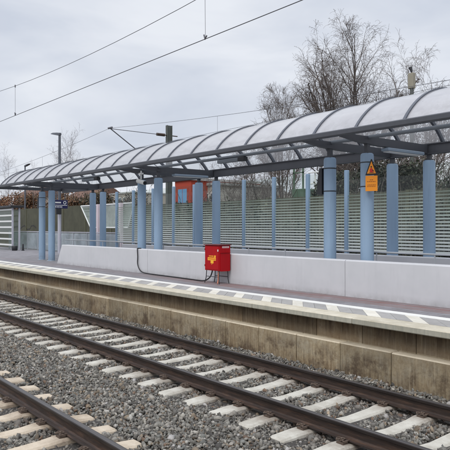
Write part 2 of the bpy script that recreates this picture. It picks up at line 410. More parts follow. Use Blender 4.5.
M['f_cream'] = facade('cream house render', srgb(164, 156, 144)); M['f_roof'] = facade('brown roof tiles', srgb(104, 78, 66), 0.2)
M['f_green'] = facade('green cladding', srgb(84, 106, 88)); M['f_grey'] = facade('grey concrete frame', srgb(168, 168, 166))
M['win'] = paint('dark window glass', srgb(70, 80, 92), 0.12, 0.2); M['win_blue'] = paint('blue window glass', srgb(96, 150, 192), 0.15, 0.1)

# ------------------------------------------------------------------ camera, world, sun
cam = bpy.data.cameras.new('camera'); co = bpy.data.objects.new('camera', cam); col.objects.link(co)
cam.sensor_width = 36; cam.lens = 36*FPX/450; cam.clip_start = 0.05; cam.clip_end = 3000
co.location = (0, 0, CH); co.rotation_euler = (R(90)+math.atan(2.3/FPX), 0, math.atan2(CPH, SPH)); sc.camera = co

SUN_EL, SUN_AZ = 50, 152                                   # azimuth clockwise from +Y: behind the viewer
w = bpy.data.worlds.new('World'); sc.world = w; w.use_nodes = True
N, L = w.node_tree.nodes, w.node_tree.links
bg = N['Background']
sky = N.new('ShaderNodeTexSky'); sky.sky_type = 'NISHITA'; sky.sun_disc = False
sky.sun_elevation = R(SUN_EL); sky.sun_rotation = R(SUN_AZ); sky.air_density = 1.0; sky.dust_density = 4.0
tc = N.new('ShaderNodeTexCoord'); sx = N.new('ShaderNodeSeparateXYZ'); L.new(tc.outputs['Generated'], sx.inputs[0])
nz = N.new('ShaderNodeTexNoise'); nz.inputs['Scale'].default_value = 3.1; nz.inputs['Detail'].default_value = 6; nz.inputs['Roughness'].default_value = 0.5; nz.inputs['Distortion'].default_value = 0.4
mp = N.new('ShaderNodeMapping'); mp.inputs['Scale'].default_value = (1, 1, 3.2); L.new(tc.outputs['Generated'], mp.inputs['Vector']); L.new(mp.outputs[0], nz.inputs['Vector'])
rp = N.new('ShaderNodeValToRGB'); L.new(nz.outputs['Fac'], rp.inputs[0])
rp.color_ramp.elements[0].position = 0.34; rp.color_ramp.elements[0].color = (6.35, 6.85, 7.85, 1)
rp.color_ramp.elements[1].position = 0.66; rp.color_ramp.elements[1].color = (8.6, 8.9, 9.5, 1)
gr = N.new('ShaderNodeMapRange'); L.new(sx.outputs[2], gr.inputs[0])
for i, q in zip((1, 2, 3, 4), (0.38, 1.0, 1.0, 2.1)): gr.inputs[i].default_value = q
ml = N.new('ShaderNodeMix'); ml.data_type = 'RGBA'; ml.blend_type = 'MULTIPLY'; ml.inputs[0].default_value = 1
L.new(rp.outputs[0], ml.inputs[6]); cc = N.new('ShaderNodeCombineColor')
for i in range(3): L.new(gr.outputs[0], cc.inputs[i])
L.new(cc.outputs[0], ml.inputs[7])
mx = N.new('ShaderNodeMix'); mx.data_type = 'RGBA'; mx.inputs[0].default_value = 0.93
L.new(sky.outputs[0], mx.inputs[6]); L.new(ml.outputs[2], mx.inputs[7]); L.new(mx.outputs[2], bg.inputs['Color'])
bg.inputs['Strength'].default_value = 0.1
sl = bpy.data.lights.new('sun', 'SUN'); so = bpy.data.objects.new('sun', sl); col.objects.link(so)
sl.energy = 1.55; sl.angle = R(32); sl.color = (1.0, 0.97, 0.93)
az, el = R(SUN_AZ), R(SUN_EL)
d = np.array((math.sin(az)*math.cos(el), math.cos(az)*math.cos(el), math.sin(el)))
from mathutils import Vector
so.rotation_euler = Vector(d).to_track_quat('Z', 'Y').to_euler()
so.location = (0, 0, 30)
sc.view_settings.view_transform = 'Standard'; sc.view_settings.look = 'None'; sc.view_settings.exposure = 0
sc.cycles.use_denoising = True
sc.cycles.max_bounces = 8; sc.cycles.transparent_max_bounces = 16
sc.cycles.caustics_reflective = False; sc.cycles.caustics_refractive = False

# ------------------------------------------------------------------ ground
g = MB(); g.face([(-400, -60, -0.42), (300, -60, -0.42), (300, 600, -0.42), (-400, 600, -0.42)])
tag(g.build('ground', M['ground']), kind='structure')
b = MB()
prof = [(-0.6, -0.36), (0.4, -0.27), (3.6, -0.245), (4.2, -0.25), (4.7, -0.245), (7.1, -0.245), (7.72, -0.19)]
for (ya, za), (yb, zb) in zip(prof, prof[1:]): b.face([(-70, ya, za), (12, ya, za), (12, yb, zb), (-70, yb, zb)])
tag(b.build('ballast_bed', M['bed']), kind='structure')

# ------------------------------------------------------------------ ballast stones (one mass)
FAR_C, NEAR_C = 6.05, 2.21
FS = [-3.85-0.6*k for k in range(44)]                       # sleeper positions
NS = [-2.35-0.6*k for k in range(22)]
def ballast():
    rng = np.random.default_rng(3)
    phi = (1+5**0.5)/2
    iv = np.array([(-1,phi,0),(1,phi,0),(-1,-phi,0),(1,-phi,0),(0,-1,phi),(0,1,phi),(0,-1,-phi),(0,1,-phi),(phi,0,-1),(phi,0,1),(-phi,0,-1),(-phi,0,1)])/math.sqrt(1+phi*phi)
    it = np.array([(0,11,5),(0,5,1),(0,1,7),(0,7,10),(0,10,11),(1,5,9),(5,11,4),(11,10,2),(10,7,6),(7,1,8),(3,9,4),(3,4,2),(3,2,6),(3,6,8),(3,8,9),(4,9,5),(2,4,11),(6,2,10),(8,6,7),(9,8,1)])
    def proto():
        v = iv*1.35+rng.normal(0, .10, (12, 3))
        for _ in range(5):                                   # knock flat facets off it
            d = rng.normal(size=3); d /= np.linalg.norm(d); h = rng.uniform(.32, .72)
            e = np.maximum(v@d-h, 0); v = v-e[:, None]*d
        return v
    protos = np.stack([proto() for _ in range(60)])
    P = []
    for lay in range(2):
        s = 0.033 if lay == 0 else 0.043
        xs = np.arange(-27, 0.5, s); ys = np.arange(1.0, 7.66, s)
        gx, gy = np.meshgrid(xs, ys); gx = gx.ravel()+rng.uniform(-.5, .5, gx.size)*s; gy = gy.ravel()+rng.uniform(-.5, .5, gy.size)*s
        z = np.interp(gy, [p[0] for p in prof], [p[1] for p in prof])+(0.006 if lay == 0 else 0.030)
        P.append(np.stack([gx, gy, z], 1))
    P = np.concatenate(P)
    # only where this side of the station can be looked at from
    dep = -CPH*P[:, 0]+SPH*P[:, 1]; xr = SPH*P[:, 0]+CPH*P[:, 1]
    u = xr/np.maximum(dep, 0.1); v = (CH-P[:, 2])/np.maximum(dep, 0.1)
    keep = (dep > 3.5) & (np.abs(u) < 0.369*1.22) & (v < 0.365*1.25)
    P = P[keep]; dep = dep[keep]
    # low heaps and hollows
    P[:, 2] += 0.014*np.sin(P[:, 0]*3.1+np.sin(P[:, 1]*4.3)*1.7)+0.010*np.sin(P[:, 0]*7.7+P[:, 1]*6.1)+rng.normal(0, 0.007, len(P))
    # keep stones off the sleepers and the rail foot
    def clear(C, S):
        dx = np.abs(((P[:, 0]-S[0]) % 0.6)); dx = np.minimum(dx, 0.6-dx)
        ina = (np.abs(P[:, 1]-C) < 1.325) & (P[:, 0] < S[0]+0.2) & (P[:, 0] > S[-1]-0.2)
        onsl = ina & (dx < 0.125)
        rail = (np.abs(np.abs(P[:, 1]-C)-0.75) < 0.1)
        # inside the track the stones sit a touch lower
        P[:, 2] -= np.where(ina, 0.022, 0)
        return onsl, rail
    o1, r1 = clear(FAR_C, FS); o2, r2 = clear(NEAR_C, NS)
    stray = rng.random(len(P)) < 0.02
    k = ~(o1 | o2); P[(r1 | r2), 2] -= 0.02
    P = P[k]; dep = dep[k]; n = len(P)
    base = 0.0215*np.exp(rng.normal(0, 0.30, n)); base = np.clip(base, 0.012, 0.045)
    sca = base[:, None]*rng.uniform(0.5, 1.4, (n, 3))
    q = rng.normal(size=(n, 4)); q /= np.linalg.norm(q, axis=1)[:, None]
    w_, x_, y_, z_ = q.T
    Rm = np.stack([1-2*(y_*y_+z_*z_), 2*(x_*y_-z_*w_), 2*(x_*z_+y_*w_), 2*(x_*y_+z_*w_), 1-2*(x_*x_+z_*z_), 2*(y_*z_-x_*w_), 2*(x_*z_-y_*w_), 2*(y_*z_+x_*w_), 1-2*(x_*x_+y_*y_)], 1).reshape(n, 3, 3)
    V = protos[rng.integers(0, 60, n)]*sca[:, None, :]
    V = np.einsum('nij,nkj->nki', Rm, V)+P[:, None, :]
    F = it[None]+(np.arange(n)*12)[:, None, None]
    pal = np.array([srgb(*c) for c in ((136,136,131),(154,153,147),(116,115,111),(170,168,161),(90,89,86),(144,132,115),(124,104,88),(188,185,177),(127,130,127),(103,100,96))])
    pw = np.array([.2,.17,.16,.09,.1,.08,.035,.035,.09,.04]); ci = rng.choice(len(pal), n, p=pw/pw.sum())
    c = pal[ci]*0.72*np.exp(rng.normal(0, 0.28, (n, 1)))
    # more brown brake dust close to the rails
    dr = np.min(np.abs(np.stack([P[:, 1]-q_ for q_ in (FAR_C-.75, FAR_C+.75, NEAR_C-.75, NEAR_C+.75)])), axis=0)
    near = np.clip(1-dr/0.5, 0, 1)[:, None]*rng.uniform(0.1, 0.75, (n, 1))
    c = np.minimum(c, .40)*np.array((1.05, 1.0, .95)); c = c*(1-near)+near*np.array(srgb(78, 62, 52))*rng.uniform(0.7, 1.3, (n, 1))
    me = bpy.data.meshes.new('ballast'); nv = n*12; nf = n*20
    me.vertices.add(nv); me.vertices.foreach_set('co', V.reshape(-1).astype(np.float32))
    me.loops.add(nf*3); me.loops.foreach_set('vertex_index', F.reshape(-1).astype(np.int32))
    me.polygons.add(nf); me.polygons.foreach_set('loop_start', np.arange(0, nf*3, 3, dtype=np.int32))
    me.update(calc_edges=True)
    at = me.attributes.new('stone', 'FLOAT_COLOR', 'POINT')
    cv = np.ones((n, 12, 4), np.float32); cv[:, :, :3] = c[:, None, :]; at.data.foreach_set('color', cv.reshape(-1))
    me.materials.append(M['stone'])
    o = bpy.data.objects.new('ballast', me); col.objects.link(o)
    tag(o, 'grey crushed stone ballast filling and surrounding both tracks', 'ballast', kind='stuff')
    print('stones', n)
ballast()

# ------------------------------------------------------------------ sleepers and rails
def make_sleeper(center, mat, label, group, fl):
    mb = MB()
    sec = [(-1.30, -.222, .085, .135), (-1.27, -.205, .10, .15), (-.98, -.190, .105, .15), (-.60, -.187, .105, .15), (-.42, -.205, .095, .14), (0, -.222, .085, .125),
           (.42, -.205, .095, .14), (.60, -.187, .105, .15), (.98, -.190, .105, .15), (1.27, -.205, .10, .15), (1.30, -.222, .085, .135)]
    vs = []; fs = []
    for y, z, a, bb in sec: vs += [(-bb, y, -.40), (-a-.012, y, z-.022), (-a+.01, y, z), (a-.01, y, z), (a+.012, y, z-.022), (bb, y, -.40)]
    for i in range(len(sec)-1):
        for j in range(5): fs.append((i*6+j, i*6+j+1, i*6+7+j, i*6+6+j))
    fs += [(0, 5, 4, 3, 2, 1), tuple(len(vs)-6+k for k in range(6))]
    mb.add(vs, fs)
    o = mb.build('concrete_sleeper', mat); o.location = (0, center, 0)
    tag(o, label, 'sleeper', group)
    for s in (-1, 1):
        yc = 0.75*s
        for q in (-1, 1):
            f = MB()
            yy = yc+q*0.115
            f.box(-.05, .05, min(yy-.04, yy+.04), max(yy-.04, yy+.04), -.190, -.170)
            # spring clip: an omega-shaped round bar held by a screw
            P = [(-.062, yc+q*.072, -.148), (-.07, yc+q*.12, -.143), (-.05, yc+q*.158, -.15), (-.022, yc+q*.13, -.142), (-.018, yc+q*.085, -.140), (.018, yc+q*.085, -.140), (.022, yc+q*.13, -.142), (.05, yc+q*.158, -.15), (.07, yc+q*.12, -.143), (.062, yc+q*.072, -.148)]
            f.tube(P, 0.0085, 6)
            f.lathe(0, yc+q*.12, [(.022, -.158), (.022, -.148), (.014, -.147), (.014, -.126), (.008, -.122)], 8)
            f.build('rail_fastening', M['clip'], o)
    return o
def copies(o, xs):
    kids = list(o.children)
    for i, x in enumerate(xs):
        if i == 0: r = o
        else:
            r = o.copy(); col.objects.link(r)
            for k in kids:
                c = k.copy(); col.objects.link(c); c.parent = r
        r.location.x = x; r.rotation_euler.z = random.uniform(-.012, .012); r.location.z = random.uniform(-.006, .004)
s0 = make_sleeper(FAR_C, M['sleeper'], 'pale grey concrete sleeper under the track beside the platform wall', 'sleepers of the track beside the platform', True)
copies(s0, FS)
s1 = make_sleeper(NEAR_C, M['sleeper_tan'], 'tan concrete sleeper under the nearest track at lower left', 'sleepers of the nearest track', False)
copies(s1, NS)
def rail(yc, x0, x1, label):
    half = [(.075, -.172), (.075, -.161), (.03, -.150), (.0095, -.135), (.0085, -.09), (.011, -.055), (.0355, -.042), (.0365, -.012), (.031, -.004), (.018, 0)]
    poly = [(yc-y, z) for y, z in half]; poly = [(yc+y, z) for y, z in half]+[(yc-y, z) for y, z in reversed(half)]
    n = len(poly); mis = []
    for i in range(n):
        a, c = poly[i], poly[(i+1) % n]; zz = (a[1]+c[1])/2
        mis.append(1 if zz > -.0035 else (2 if zz > -.045 else 0))
    mb = MB(); mb.extrude_x(poly, x0, x1, mis)
    single(mb, 'rail', [M['rust'], M['railtop'], M['railside']], label, 'rail', ((x0+x1)/2, yc, -.172))
rail(FAR_C+.75, -62, -2.6, 'rust brown steel rail closest to the stained platform wall')
rail(FAR_C-.75, -62, -2.6, 'rust brown steel rail between the platform-side rail and the open ballast strip')
rail(NEAR_C+.75, -20, -1.2, 'dark brown steel rail crossing the lower left corner over tan sleepers')

# ------------------------------------------------------------------ platform
X0, X1 = -64.0, 3.0
rng = random.Random(8)
pw = empty('platform_edge_wall', (-12, 7.7, -.4), 'brown stained concrete block wall below the platform edge', 'retaining wall')
lowm = MB(); x = X0
while x < X1:
    lowm.t = rng.uniform(.74, 1.1); w_ = 0.99
    lowm.box(x+.006, x+w_-.006, 7.60, 7.95, -.42, .315+rng.uniform(-.004, .004), 0.016); x += w_
lowm.t = .35; lowm.box(X0, X1, 7.63, 7.96, -.42, .29)
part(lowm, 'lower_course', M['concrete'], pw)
upm = MB(); x = X0+.31
while x < X1:
    upm.t = rng.uniform(.66, 1.1)
    upm.box(x+.005, x+.99-.005, 7.79, 7.97, .30, .66, 0.006); x += .99
upm.t = .3; upm.box(X0, X1, 7.81, 7.98, .30, .655)
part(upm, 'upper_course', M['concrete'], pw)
cp = MB(); x = X0+.1
while x < X1:
    cp.t = rng.uniform(.93, 1.04); w_ = 2.40
    cp.box(x+.004, x+w_-.004, 7.56, 7.965, .652+.001, PZ+rng.uniform(-.002, .002), 0.012); x += w_
cp.t = .5; cp.box(X0, X1, 7.58, 7.96, .656, PZ-.015)
part(cp, 'coping', M['coping'], pw)
# slabs: two grey tiles then a cream one
tl = MB(); x = X0; k = 0
ph = -5.435 % 0.86
x = -64-((-64-ph) % 0.86)
while x < X1:
    for j in range(3):
        wd = (.29, .29, .28)[j]; tl.t = rng.uniform(.93, 1.06); tl.mi = 0 if j < 2 else 1
        zt = PZ-.001+rng.uniform(-.0015, .0015); a0, a1, y0, y1 = x+.003, x+wd-.003, 7.968, 8.498
        k0, k1 = .265, -.265                                 # the joints run diagonally
        pb = [(a0+k0, y0), (a1+k0, y0), (a1+k1, y1), (a0+k1, y1)]
        tl.add([(px, py, PZ-.06) for px, py in pb]+[(px, py, zt) for px, py in pb], [(4, 5, 6, 7), (0, 1, 5, 4), (1, 2, 6, 5), (2, 3, 7, 6), (3, 0, 4, 7)]); x += wd
tl.t = .6; tl.mi = 1; tl.box(X0, X1, 7.967, 8.499, PZ-.09, PZ-.02)
tag(tl.build('platform_edge_paving', [M['tile_grey'], M['tile_cream']]), kind='structure')
ln = MB(); ln.box(X0, X1, 8.502, 8.74, PZ-.06, PZ)
tag(ln.build('platform_white_line', M['line']), kind='structure')
pv = MB(); pv.box(X0, X1, 8.742, 14.9, -.42, PZ-.004)
tag(pv.build('platform_pavement', M['paver']), kind='structure')

# ------------------------------------------------------------------ low white walls, handrail
def parapet(y0, y1, joints, xl, slant, label):
    wl = empty('parapet_wall', (-14, (y0+y1)/2, PZ), label, 'low wall')
    for a, c in zip(joints, joints[1:]):
        mb = MB(); zt = 1.50
        e = 0.006
        sl_ = slant if a == joints[0] else 0
        xb0, xt0 = a+e, a+sl_+e
        vs = [(xb0, y0, PZ-.003), (c-e, y0, PZ-.003), (c-e, y0, zt-.02), (xt0, y0, zt-.02), (xt0+.01, y0+.02, zt), (c-e, y0+.02, zt),
              (xb0, y1, PZ-.003), (c-e, y1, PZ-.003), (c-e, y1, zt-.02), (xt0, y1, zt-.02), (xt0+.01, y1-.02, zt), (c-e, y1-.02, zt)]
        mb.add(vs, [(0,1,2,3),(3,2,5,4),(4,5,11,10),(10,11,8,9),(9,8,7,6),(0,3,4,10,9,6),(1,7,8,11,5,2),(0,6,7,1)])
        part(mb, 'wall_panel', M['parapet'], wl)
    return wl
parapet(9.83, 10.10, [-23.05, -16.2, -8.36, -0.6], -23.05, 0.45, 'low pale grey wall along the platform with a slanted left end')
parapet(12.25, 12.45, [-22.2, -15.1, -7.25, 0.4], -22.2, 0.0, 'low pale grey wall running behind the front wall at the rear columns')
hr = empty('handrail', (-14, 10.68, 1.0), 'thin grey handrail on short posts just behind the front low wall', 'handrail')
mb = MB(); mb.tube([(-24.2, 10.68, 1.665), (-2.2, 10.68, 1.64)], 0.021, 8); part(mb, 'top_rail', M['galv'], hr, 30)
for k in range(13):
    xx = -6.81-1.4*k
    mb = MB(); mb.tube([(xx, 10.68, PZ-.01), (xx, 10.68, 1.635)], 0.014, 8); part(mb, 'post', M['galv'], hr, 30)

# ------------------------------------------------------------------ canopy
PODX = [(-9.28, -8.24), (-17.5, -16.48), (-26.0, -24.95)]
RODX = [(-9.23, -8.20), (-17.36, -16.36), (-25.6, -24.6)]
YF, YR, FRO, REA = 9.5, 12.63, 10.40, 12.63
CT = 3.745
cn = empty('platform_canopy', (-16, 11, PZ), 'long barrel vaulted glazed canopy on blue double columns over the platform', 'canopy')
def column(x, y, mat):
    mb = MB(); r = .140
    mb.lathe(x, y, [(r+.01, PZ-.006), (r+.01, PZ+.03), (r, PZ+.04), (r, CT-.06), (r-.008, CT-.02), (r-.03, CT), (.0, CT+.002)], 28)
    c = part(mb, 'column', mat, cn, 35)
    bp_ = MB(); bp_.lathe(x, y, [(.205, PZ-.004), (.205, PZ+.012), (.152, PZ+.014)], 28); part(bp_, 'base_plate', M['galv'], c)
    sb = MB(); sb.box(x-.045, x+.045, y-.045, y+.045, CT-.01, 4.0)
    sb.box(x-.09, x+.09, y-.09, y+.09, CT+.001, CT+.02)
    part(sb, 'column_head', M['steel'], c)
    return c
for (a, c) in PODX:
    for x in (a, c): column(x, FRO, M['blue'])
for (a, c) in RODX:
    for x in (a, c): column(x, REA, M['blue_rear'])
CX0, CX1 = -28.9, -2.4
# vault section (y, z): circular arc
def arc(n, rise=.775, y0=YF+.05, y1=YR+.02, zb=4.14):
    hw = (y1-y0)/2; Rr = (hw*hw+rise*rise)/(2*rise); cy = (y0+y1)/2; cz = zb+rise-Rr
    a0 = math.asin(hw/Rr)
    return [(cy+Rr*math.sin(-a0+2*a0*i/n), cz+Rr*math.cos(-a0+2*a0*i/n), math.sin(-a0+2*a0*i/n), math.cos(-a0+2*a0*i/n)) for i in range(n+1)]
mb = MB()                                                   # front edge beam: gutter-like box with a lip
mb.extrude_x([(YF-.075, 4.035), (YF+.06, 4.035), (YF+.06, 4.15), (YF-.06, 4.15), (YF-.085, 4.13), (YF-.085, 4.05)], CX0, CX1)
part(mb, 'front_beam', M['steel'], cn)
mb = MB()
mb.box(CX0, CX1, YR-.085, YR+.085, 3.885, 3.91); mb.box(CX0, CX1, YR-.05, YR+.05, 3.911, 4.109); mb.box(CX0, CX1, YR-.085, YR+.085, 4.11, 4.135)
part(mb, 'rear_beam', M['steel'], cn)
mb = MB(); mb.tube([(CX0+.1, FRO-.0, 4.085), (CX1-.05, FRO-.0, 4.085)], 0.042, 12); part(mb, 'longitudinal_tube', M['tube'], cn, 30)
for x in [v for p in PODX for v in p]:
    mb = MB()
    vs = []
    for y, zb, zt, hw in ((YF+.062, 4.03, 4.10, .04), (FRO-.25, 3.955, 4.10, .06), (FRO+.3, 3.93, 4.10, .06), (YR-.09, 3.905, 4.10, .06)):
        vs += [(x-hw, y, zb), (x+hw, y, zb), (x+hw, y, zt), (x-hw, y, zt)]
    fs = [(0, 1, 2, 3), (15, 14, 13, 12)]
    for i in range(3):
        for j in range(4): fs.append((i*4+j, i*4+4+j, i*4+4+(j+1) % 4, i*4+(j+1) % 4))
    mb.add(vs, fs); part(mb, 'cross_beam', M['steel'], cn)
mb = MB()                                                   # end member of the vault
mb.box(CX0-.06, CX0-.002, YF-.08, YR+.085, 3.97, 4.12); part(mb, 'end_beam', M['steel'], cn)
RX = sorted([-6.71-1.13*k for k in range(-3, 20)])
ribs = [x for x in RX if CX0+.3 < x < CX1-.1]
edges = [CX0+.03]+ribs+[CX1-.03]
A = arc(22)
for x in ribs+[CX0+.03, CX1-.03]:
    mb = MB(); vs = []; fs = []
    for (y, z, sn, cs) in A:
        for (dx, r) in ((-.03, .036), (.03, .036), (.03, -.055), (-.03, -.055)): vs.append((x+dx, y+sn*r, z+cs*r))
    for i in range(len(A)-1):
        for j in range(4): fs.append((i*4+j, i*4+(j+1) % 4, i*4+4+(j+1) % 4, i*4+4+j))
    fs += [(0, 3, 2, 1), tuple(len(vs)-4+k for k in range(4))]
    mb.add(vs, fs); part(mb, 'rib', M['rib'], cn, 35)
rr_ = random.Random(2)
def sheet(name, a, c, pts, mat):
    mb = MB(); n1 = len(pts)
    vs = [(xx, y+sn*.008, z+cs*.008) for xx in (a+.031, c-.031) for (y, z, sn, cs) in pts]
    mb.add(vs, [(i, n1+i, n1+i+1, i+1) for i in range(n1-1)]); part(mb, name, mat, cn, 40)
for a, c in zip(edges, edges[1:]):
    sheet('roof_panel', a, c, A[:14], M['panel']); sheet('rear_roof_panel', a, c, A[13:], M['panel_clear'])
for yy in (10.35, 11.8):                                     # slim purlins under the glazing
    i = min(range(len(A)), key=lambda q: abs(A[q][0]-yy)); y, z = A[i][0]-A[i][2]*.07, A[i][1]-A[i][3]*.07
    mb = MB(); mb.box(CX0+.05, CX1-.05, y-.02, y+.02, z-.02, z+.015); part(mb, 'purlin', M['rib'], cn)

# ---- light fittings
def strip_light(x, y0, y1, z, label):
    t = empty('strip_light', (x, (y0+y1)/2, z), label, 'lamp', 'strip lights under the canopy')
    mb = MB(); mb.box(x-.10, x+.10, y0, y1, z, z+.07, .012); part(mb, 'housing', M['lamp'], t)
    mb = MB(); mb.box(x-.075, x+.075, y0+.05, y1-.05, z-.018, z-.001); part(mb, 'diffuser', M['white'], t)
strip_light(-8.2, 10.95, 12.3, 3.835, 'grey strip light under the canopy crosswise at the right column group')
strip_light(-16.45, 10.95, 12.3, 3.835, 'grey strip light under the canopy crosswise at the middle column group')
def tube_light(x0, x1, y, z, label):
    t = empty('strip_light', ((x0+x1)/2, y, z), label, 'lamp', 'strip lights under the canopy')
    mb = MB(); mb.box(x0, x1-.26, y-.07, y+.07, z, z+.095, .012); part(mb, 'housing', M['tube'], t)
    mb = MB(); mb.box(x1-.258, x1, y-.075, y+.075, z-.01, z+.105, .01); part(mb, 'end_cap', M['dark'], t)
tube_light(-13.35, -12.2, FRO, 3.94, 'long grey lamp with dark end lengthwise between right and middle column groups')
tube_light(-21.9, -20.6, FRO, 3.94, 'long grey lamp with dark end lengthwise between middle and left column groups')

# ---- things fixed to the columns
def speaker(cx, w_, z0, z1, label):
    t = empty('loudspeaker', (cx-.2, FRO+.03, z0), label, 'loudspeaker')
    mb = MB(); xr = cx-.146
    vs = []
    for z, wd in ((z0, w_), (z1-.22, w_*.78), (z1, w_*.5)):
        vs += [(xr-wd, FRO-.11, z), (xr, FRO-.11, z), (xr, FRO+.17, z), (xr-wd, FRO+.17, z)]
    fs = [(3, 2, 1, 0), (8, 9, 10, 11)]
    for i in range(2):
        for j in range(4): fs.append((i*4+j, i*4+(j+1) % 4, i*4+4+(j+1) % 4, i*4+4+j))
    mb.add(vs, fs); part(mb, 'housing', M['dark'], t)
    for z in (z0+.05, z1-.03):
        s_ = MB(); s_.lathe(cx, FRO, [(.141, z), (.146, z), (.146, z+.022), (.141, z+.022)], 28); part(s_, 'strap', M['dark'], t)
speaker(-9.28, .16, 2.93, 3.52, 'black wedge shaped loudspeaker strapped to the left column of the right group')
speaker(-26.0, .16, 3.02, 3.50, 'black loudspeaker on the left column of the farthest column group')
# warning sign
ws = empty('warning_sign', (-7.985, 10.22, 3.255), 'orange triangle warning sign over an orange text plate on a blue column', 'sign', rz=R(25))
def flat(pts, y): return [(x*SQ, y, z) for x, z in pts]
SQ = .82
def plate(mb, pts, y0, y1):
    n = len(pts); v = flat(pts, y0)+flat(pts, y1)
    mb.add(v, [tuple(range(n)), tuple(range(2*n-1, n-1, -1))]+[(i, n+i, n+(i+1) % n, (i+1) % n) for i in range(n)])
def local_part(mb, name, mat, parent): return mb.build(name, mat, parent)
mb = MB(); plate(mb, [(-.155, .005), (.155, .005), (.012, .335), (-.012, .335)], -.004, .004); tri = local_part(mb, 'triangle_plate', M['black'], ws)
mb = MB(); plate(mb, [(-.112, .038), (.112, .038), (.0, .292)], -.0075, -.0045); local_part(mb, 'triangle_face', M['orange'], tri)
mb = MB()
plate(mb, [(-.03, .06), (.035, .06), (.05, .10), (.01, .155), (-.03, .14), (-.045, .10)], -.0105, -.008)
local_part(mb, 'figure', M['signred'], tri)
mb = MB(); plate(mb, [(-.06, .052), (.07, .052), (.07, .060), (-.06, .060)], -.0107, -.0078); plate(mb, [(.02, .10), (.065, .075), (.07, .085), (.028, .12)], -.0125, -.0108)
plate(mb, [(-.02, .16), (.012, .16), (.012, .19), (-.02, .19)], -.0107, -.0078)
local_part(mb, 'figure_outline', M['black'], tri)
mb = MB(); plate(mb, [(-.15, -.325), (.15, -.325), (.15, -.008), (-.15, -.008)], -.004, .004); tp = local_part(mb, 'text_plate', M['orange'], ws)
mb = MB(); rt = random.Random(5)
for zz, x0, x1 in ((-.10, -.04, .04), (-.135, -.11, .11), (-.205, -.10, .11), (-.235, -.11, .10)):
    xx = x0
    while xx < x1:
        wd = rt.uniform(.018, .04); plate(mb, [(xx, zz), (min(x1, xx+wd), zz), (min(x1, xx+wd), zz+.013), (xx, zz+.013)], -.0075, -.0045); xx += wd+.012
local_part(mb, 'lettering', M['brownprint'], tp)
for z in (3.54, 3.03):
    mb = MB(); mb.lathe(-8.24, FRO, [(.141, z), (.145, z), (.145, z+.02), (.141, z+.02)], 28)
    part_l = mb.build('strap', M['dark'], None); part_l.parent = ws; part_l.matrix_parent_inverse = (__import__('mathutils').Matrix.Translation(ws.location) @ __import__('mathutils').Matrix.Rotation(R(25), 4, 'Z')).inverted()
# surveillance camera
cc_ = empty('surveillance_camera', (-17.2, 10.35, 3.6), 'white tube surveillance camera at the top of a middle group column', 'camera')
mb = MB(); p0 = np.array((-17.42, 10.2, 3.70)); p1 = np.array((-17.05, 10.24, 3.615)); mb.tube([p0, p1], .07, 16); part(mb, 'housing', M['white'], cc_, 35)
mb = MB(); dd = (p1-p0)/np.linalg.norm(p1-p0); mb.tube([p1+dd*.001, p1+dd*.03], .06, 16); part(mb, 'lens', M['dark'], cc_, 35)
mb = MB(); mb.tube([(-17.24, 10.22, 3.74), (-17.24, 10.22, 4.02)], .024, 8); mb.box(-17.31, -17.17, 10.17, 10.27, 3.90, 3.95); part(mb, 'bracket', M['white'], cc_)

# ------------------------------------------------------------------ red cabinet with its cable
SQ = 1.0
rc = empty('red_cabinet', (-12.32, 9.63, PZ), 'red metal power cabinet with yellow emblem standing on thin legs', 'cabinet')
bx0, bx1, by0, by1, bz0, bz1 = -12.71, -12.10, 9.44, 9.80, 1.075, 1.72
mb = MB(); mb.box(bx0, bx1, by0, by1, bz0, bz1, .008); body = part(mb, 'body', M['red'], rc)
mb = MB(); mb.box(bx0-.035, bx1+.03, by0-.03, by1+.02, bz1+.001, bz1+.022, .006); part(mb, 'lid', M['darkred'], rc)
mb = MB(); mb.box(bx0+.02, bx1-.02, by0-.010, by0-.001, bz0+.03, bz1-.03, .003); door = part(mb, 'door', M['red'], rc)
mb = MB(); mb.box(bx1+.001, bx1+.012, by0+.03, by1-.03, bz0-.01, bz1-.19, .003); mb.box(bx1+.001, bx1+.03, by0+.02, by1-.02, bz1-.185, bz1-.175); part(mb, 'side_panel', M['red'], rc)
fx = bx0+.03
def stick(pts, y=by0-.0125, dz=.0):
    m_ = MB(); plate(m_, pts, y, y+.002); return m_
m_ = stick([(fx+0.122, 1.335), (fx+0.451, 1.335), (fx+0.451, 1.345), (fx+0.451, 1.41), (fx+0.110, 1.41), (fx+0.110, 1.335)])
plate(m_, [(fx+0.232, 1.262), (fx+0.354, 1.262), (fx+0.354, 1.333), (fx+0.232, 1.333)], by0-.0125, by0-.0105)
plate(m_, [(fx+0.268, 1.225), (fx+0.317, 1.255), (fx+0.275, 1.255)], by0-.0125, by0-.0105)
plate(m_, [(fx+0.372, 1.418), (fx+0.439, 1.412), (fx+0.451, 1.462), (fx+0.390, 1.468)], by0-.0125, by0-.0105)
part(m_, 'emblem', M['yellow'], door)
m_ = MB(); rt = random.Random(3); xx = fx+0.159
while xx < fx+0.342:
    wd = rt.uniform(.014, .026); plate(m_, [(xx, 1.432), (xx+wd, 1.434), (xx+wd, 1.458), (xx, 1.456)], by0-.0125, by0-.0105); xx += wd+.008
plate(m_, [(fx+0.299, 1.40+.032), (fx+0.354, 1.434), (fx+0.354, 1.457), (fx+0.299, 1.456)], by0-.0145, by0-.0127)
part(m_, 'emblem_lettering', M['yellow'], door)
m_ = MB(); xx = fx+0.140
while xx < fx+0.427:
    wd = rt.uniform(.014, .03); plate(m_, [(xx, 1.36), (xx+wd, 1.36), (xx+wd, 1.385), (xx, 1.385)], by0-.0145, by0-.0127); xx += wd+.012
part(m_, 'emblem_print', M['signred'], door)
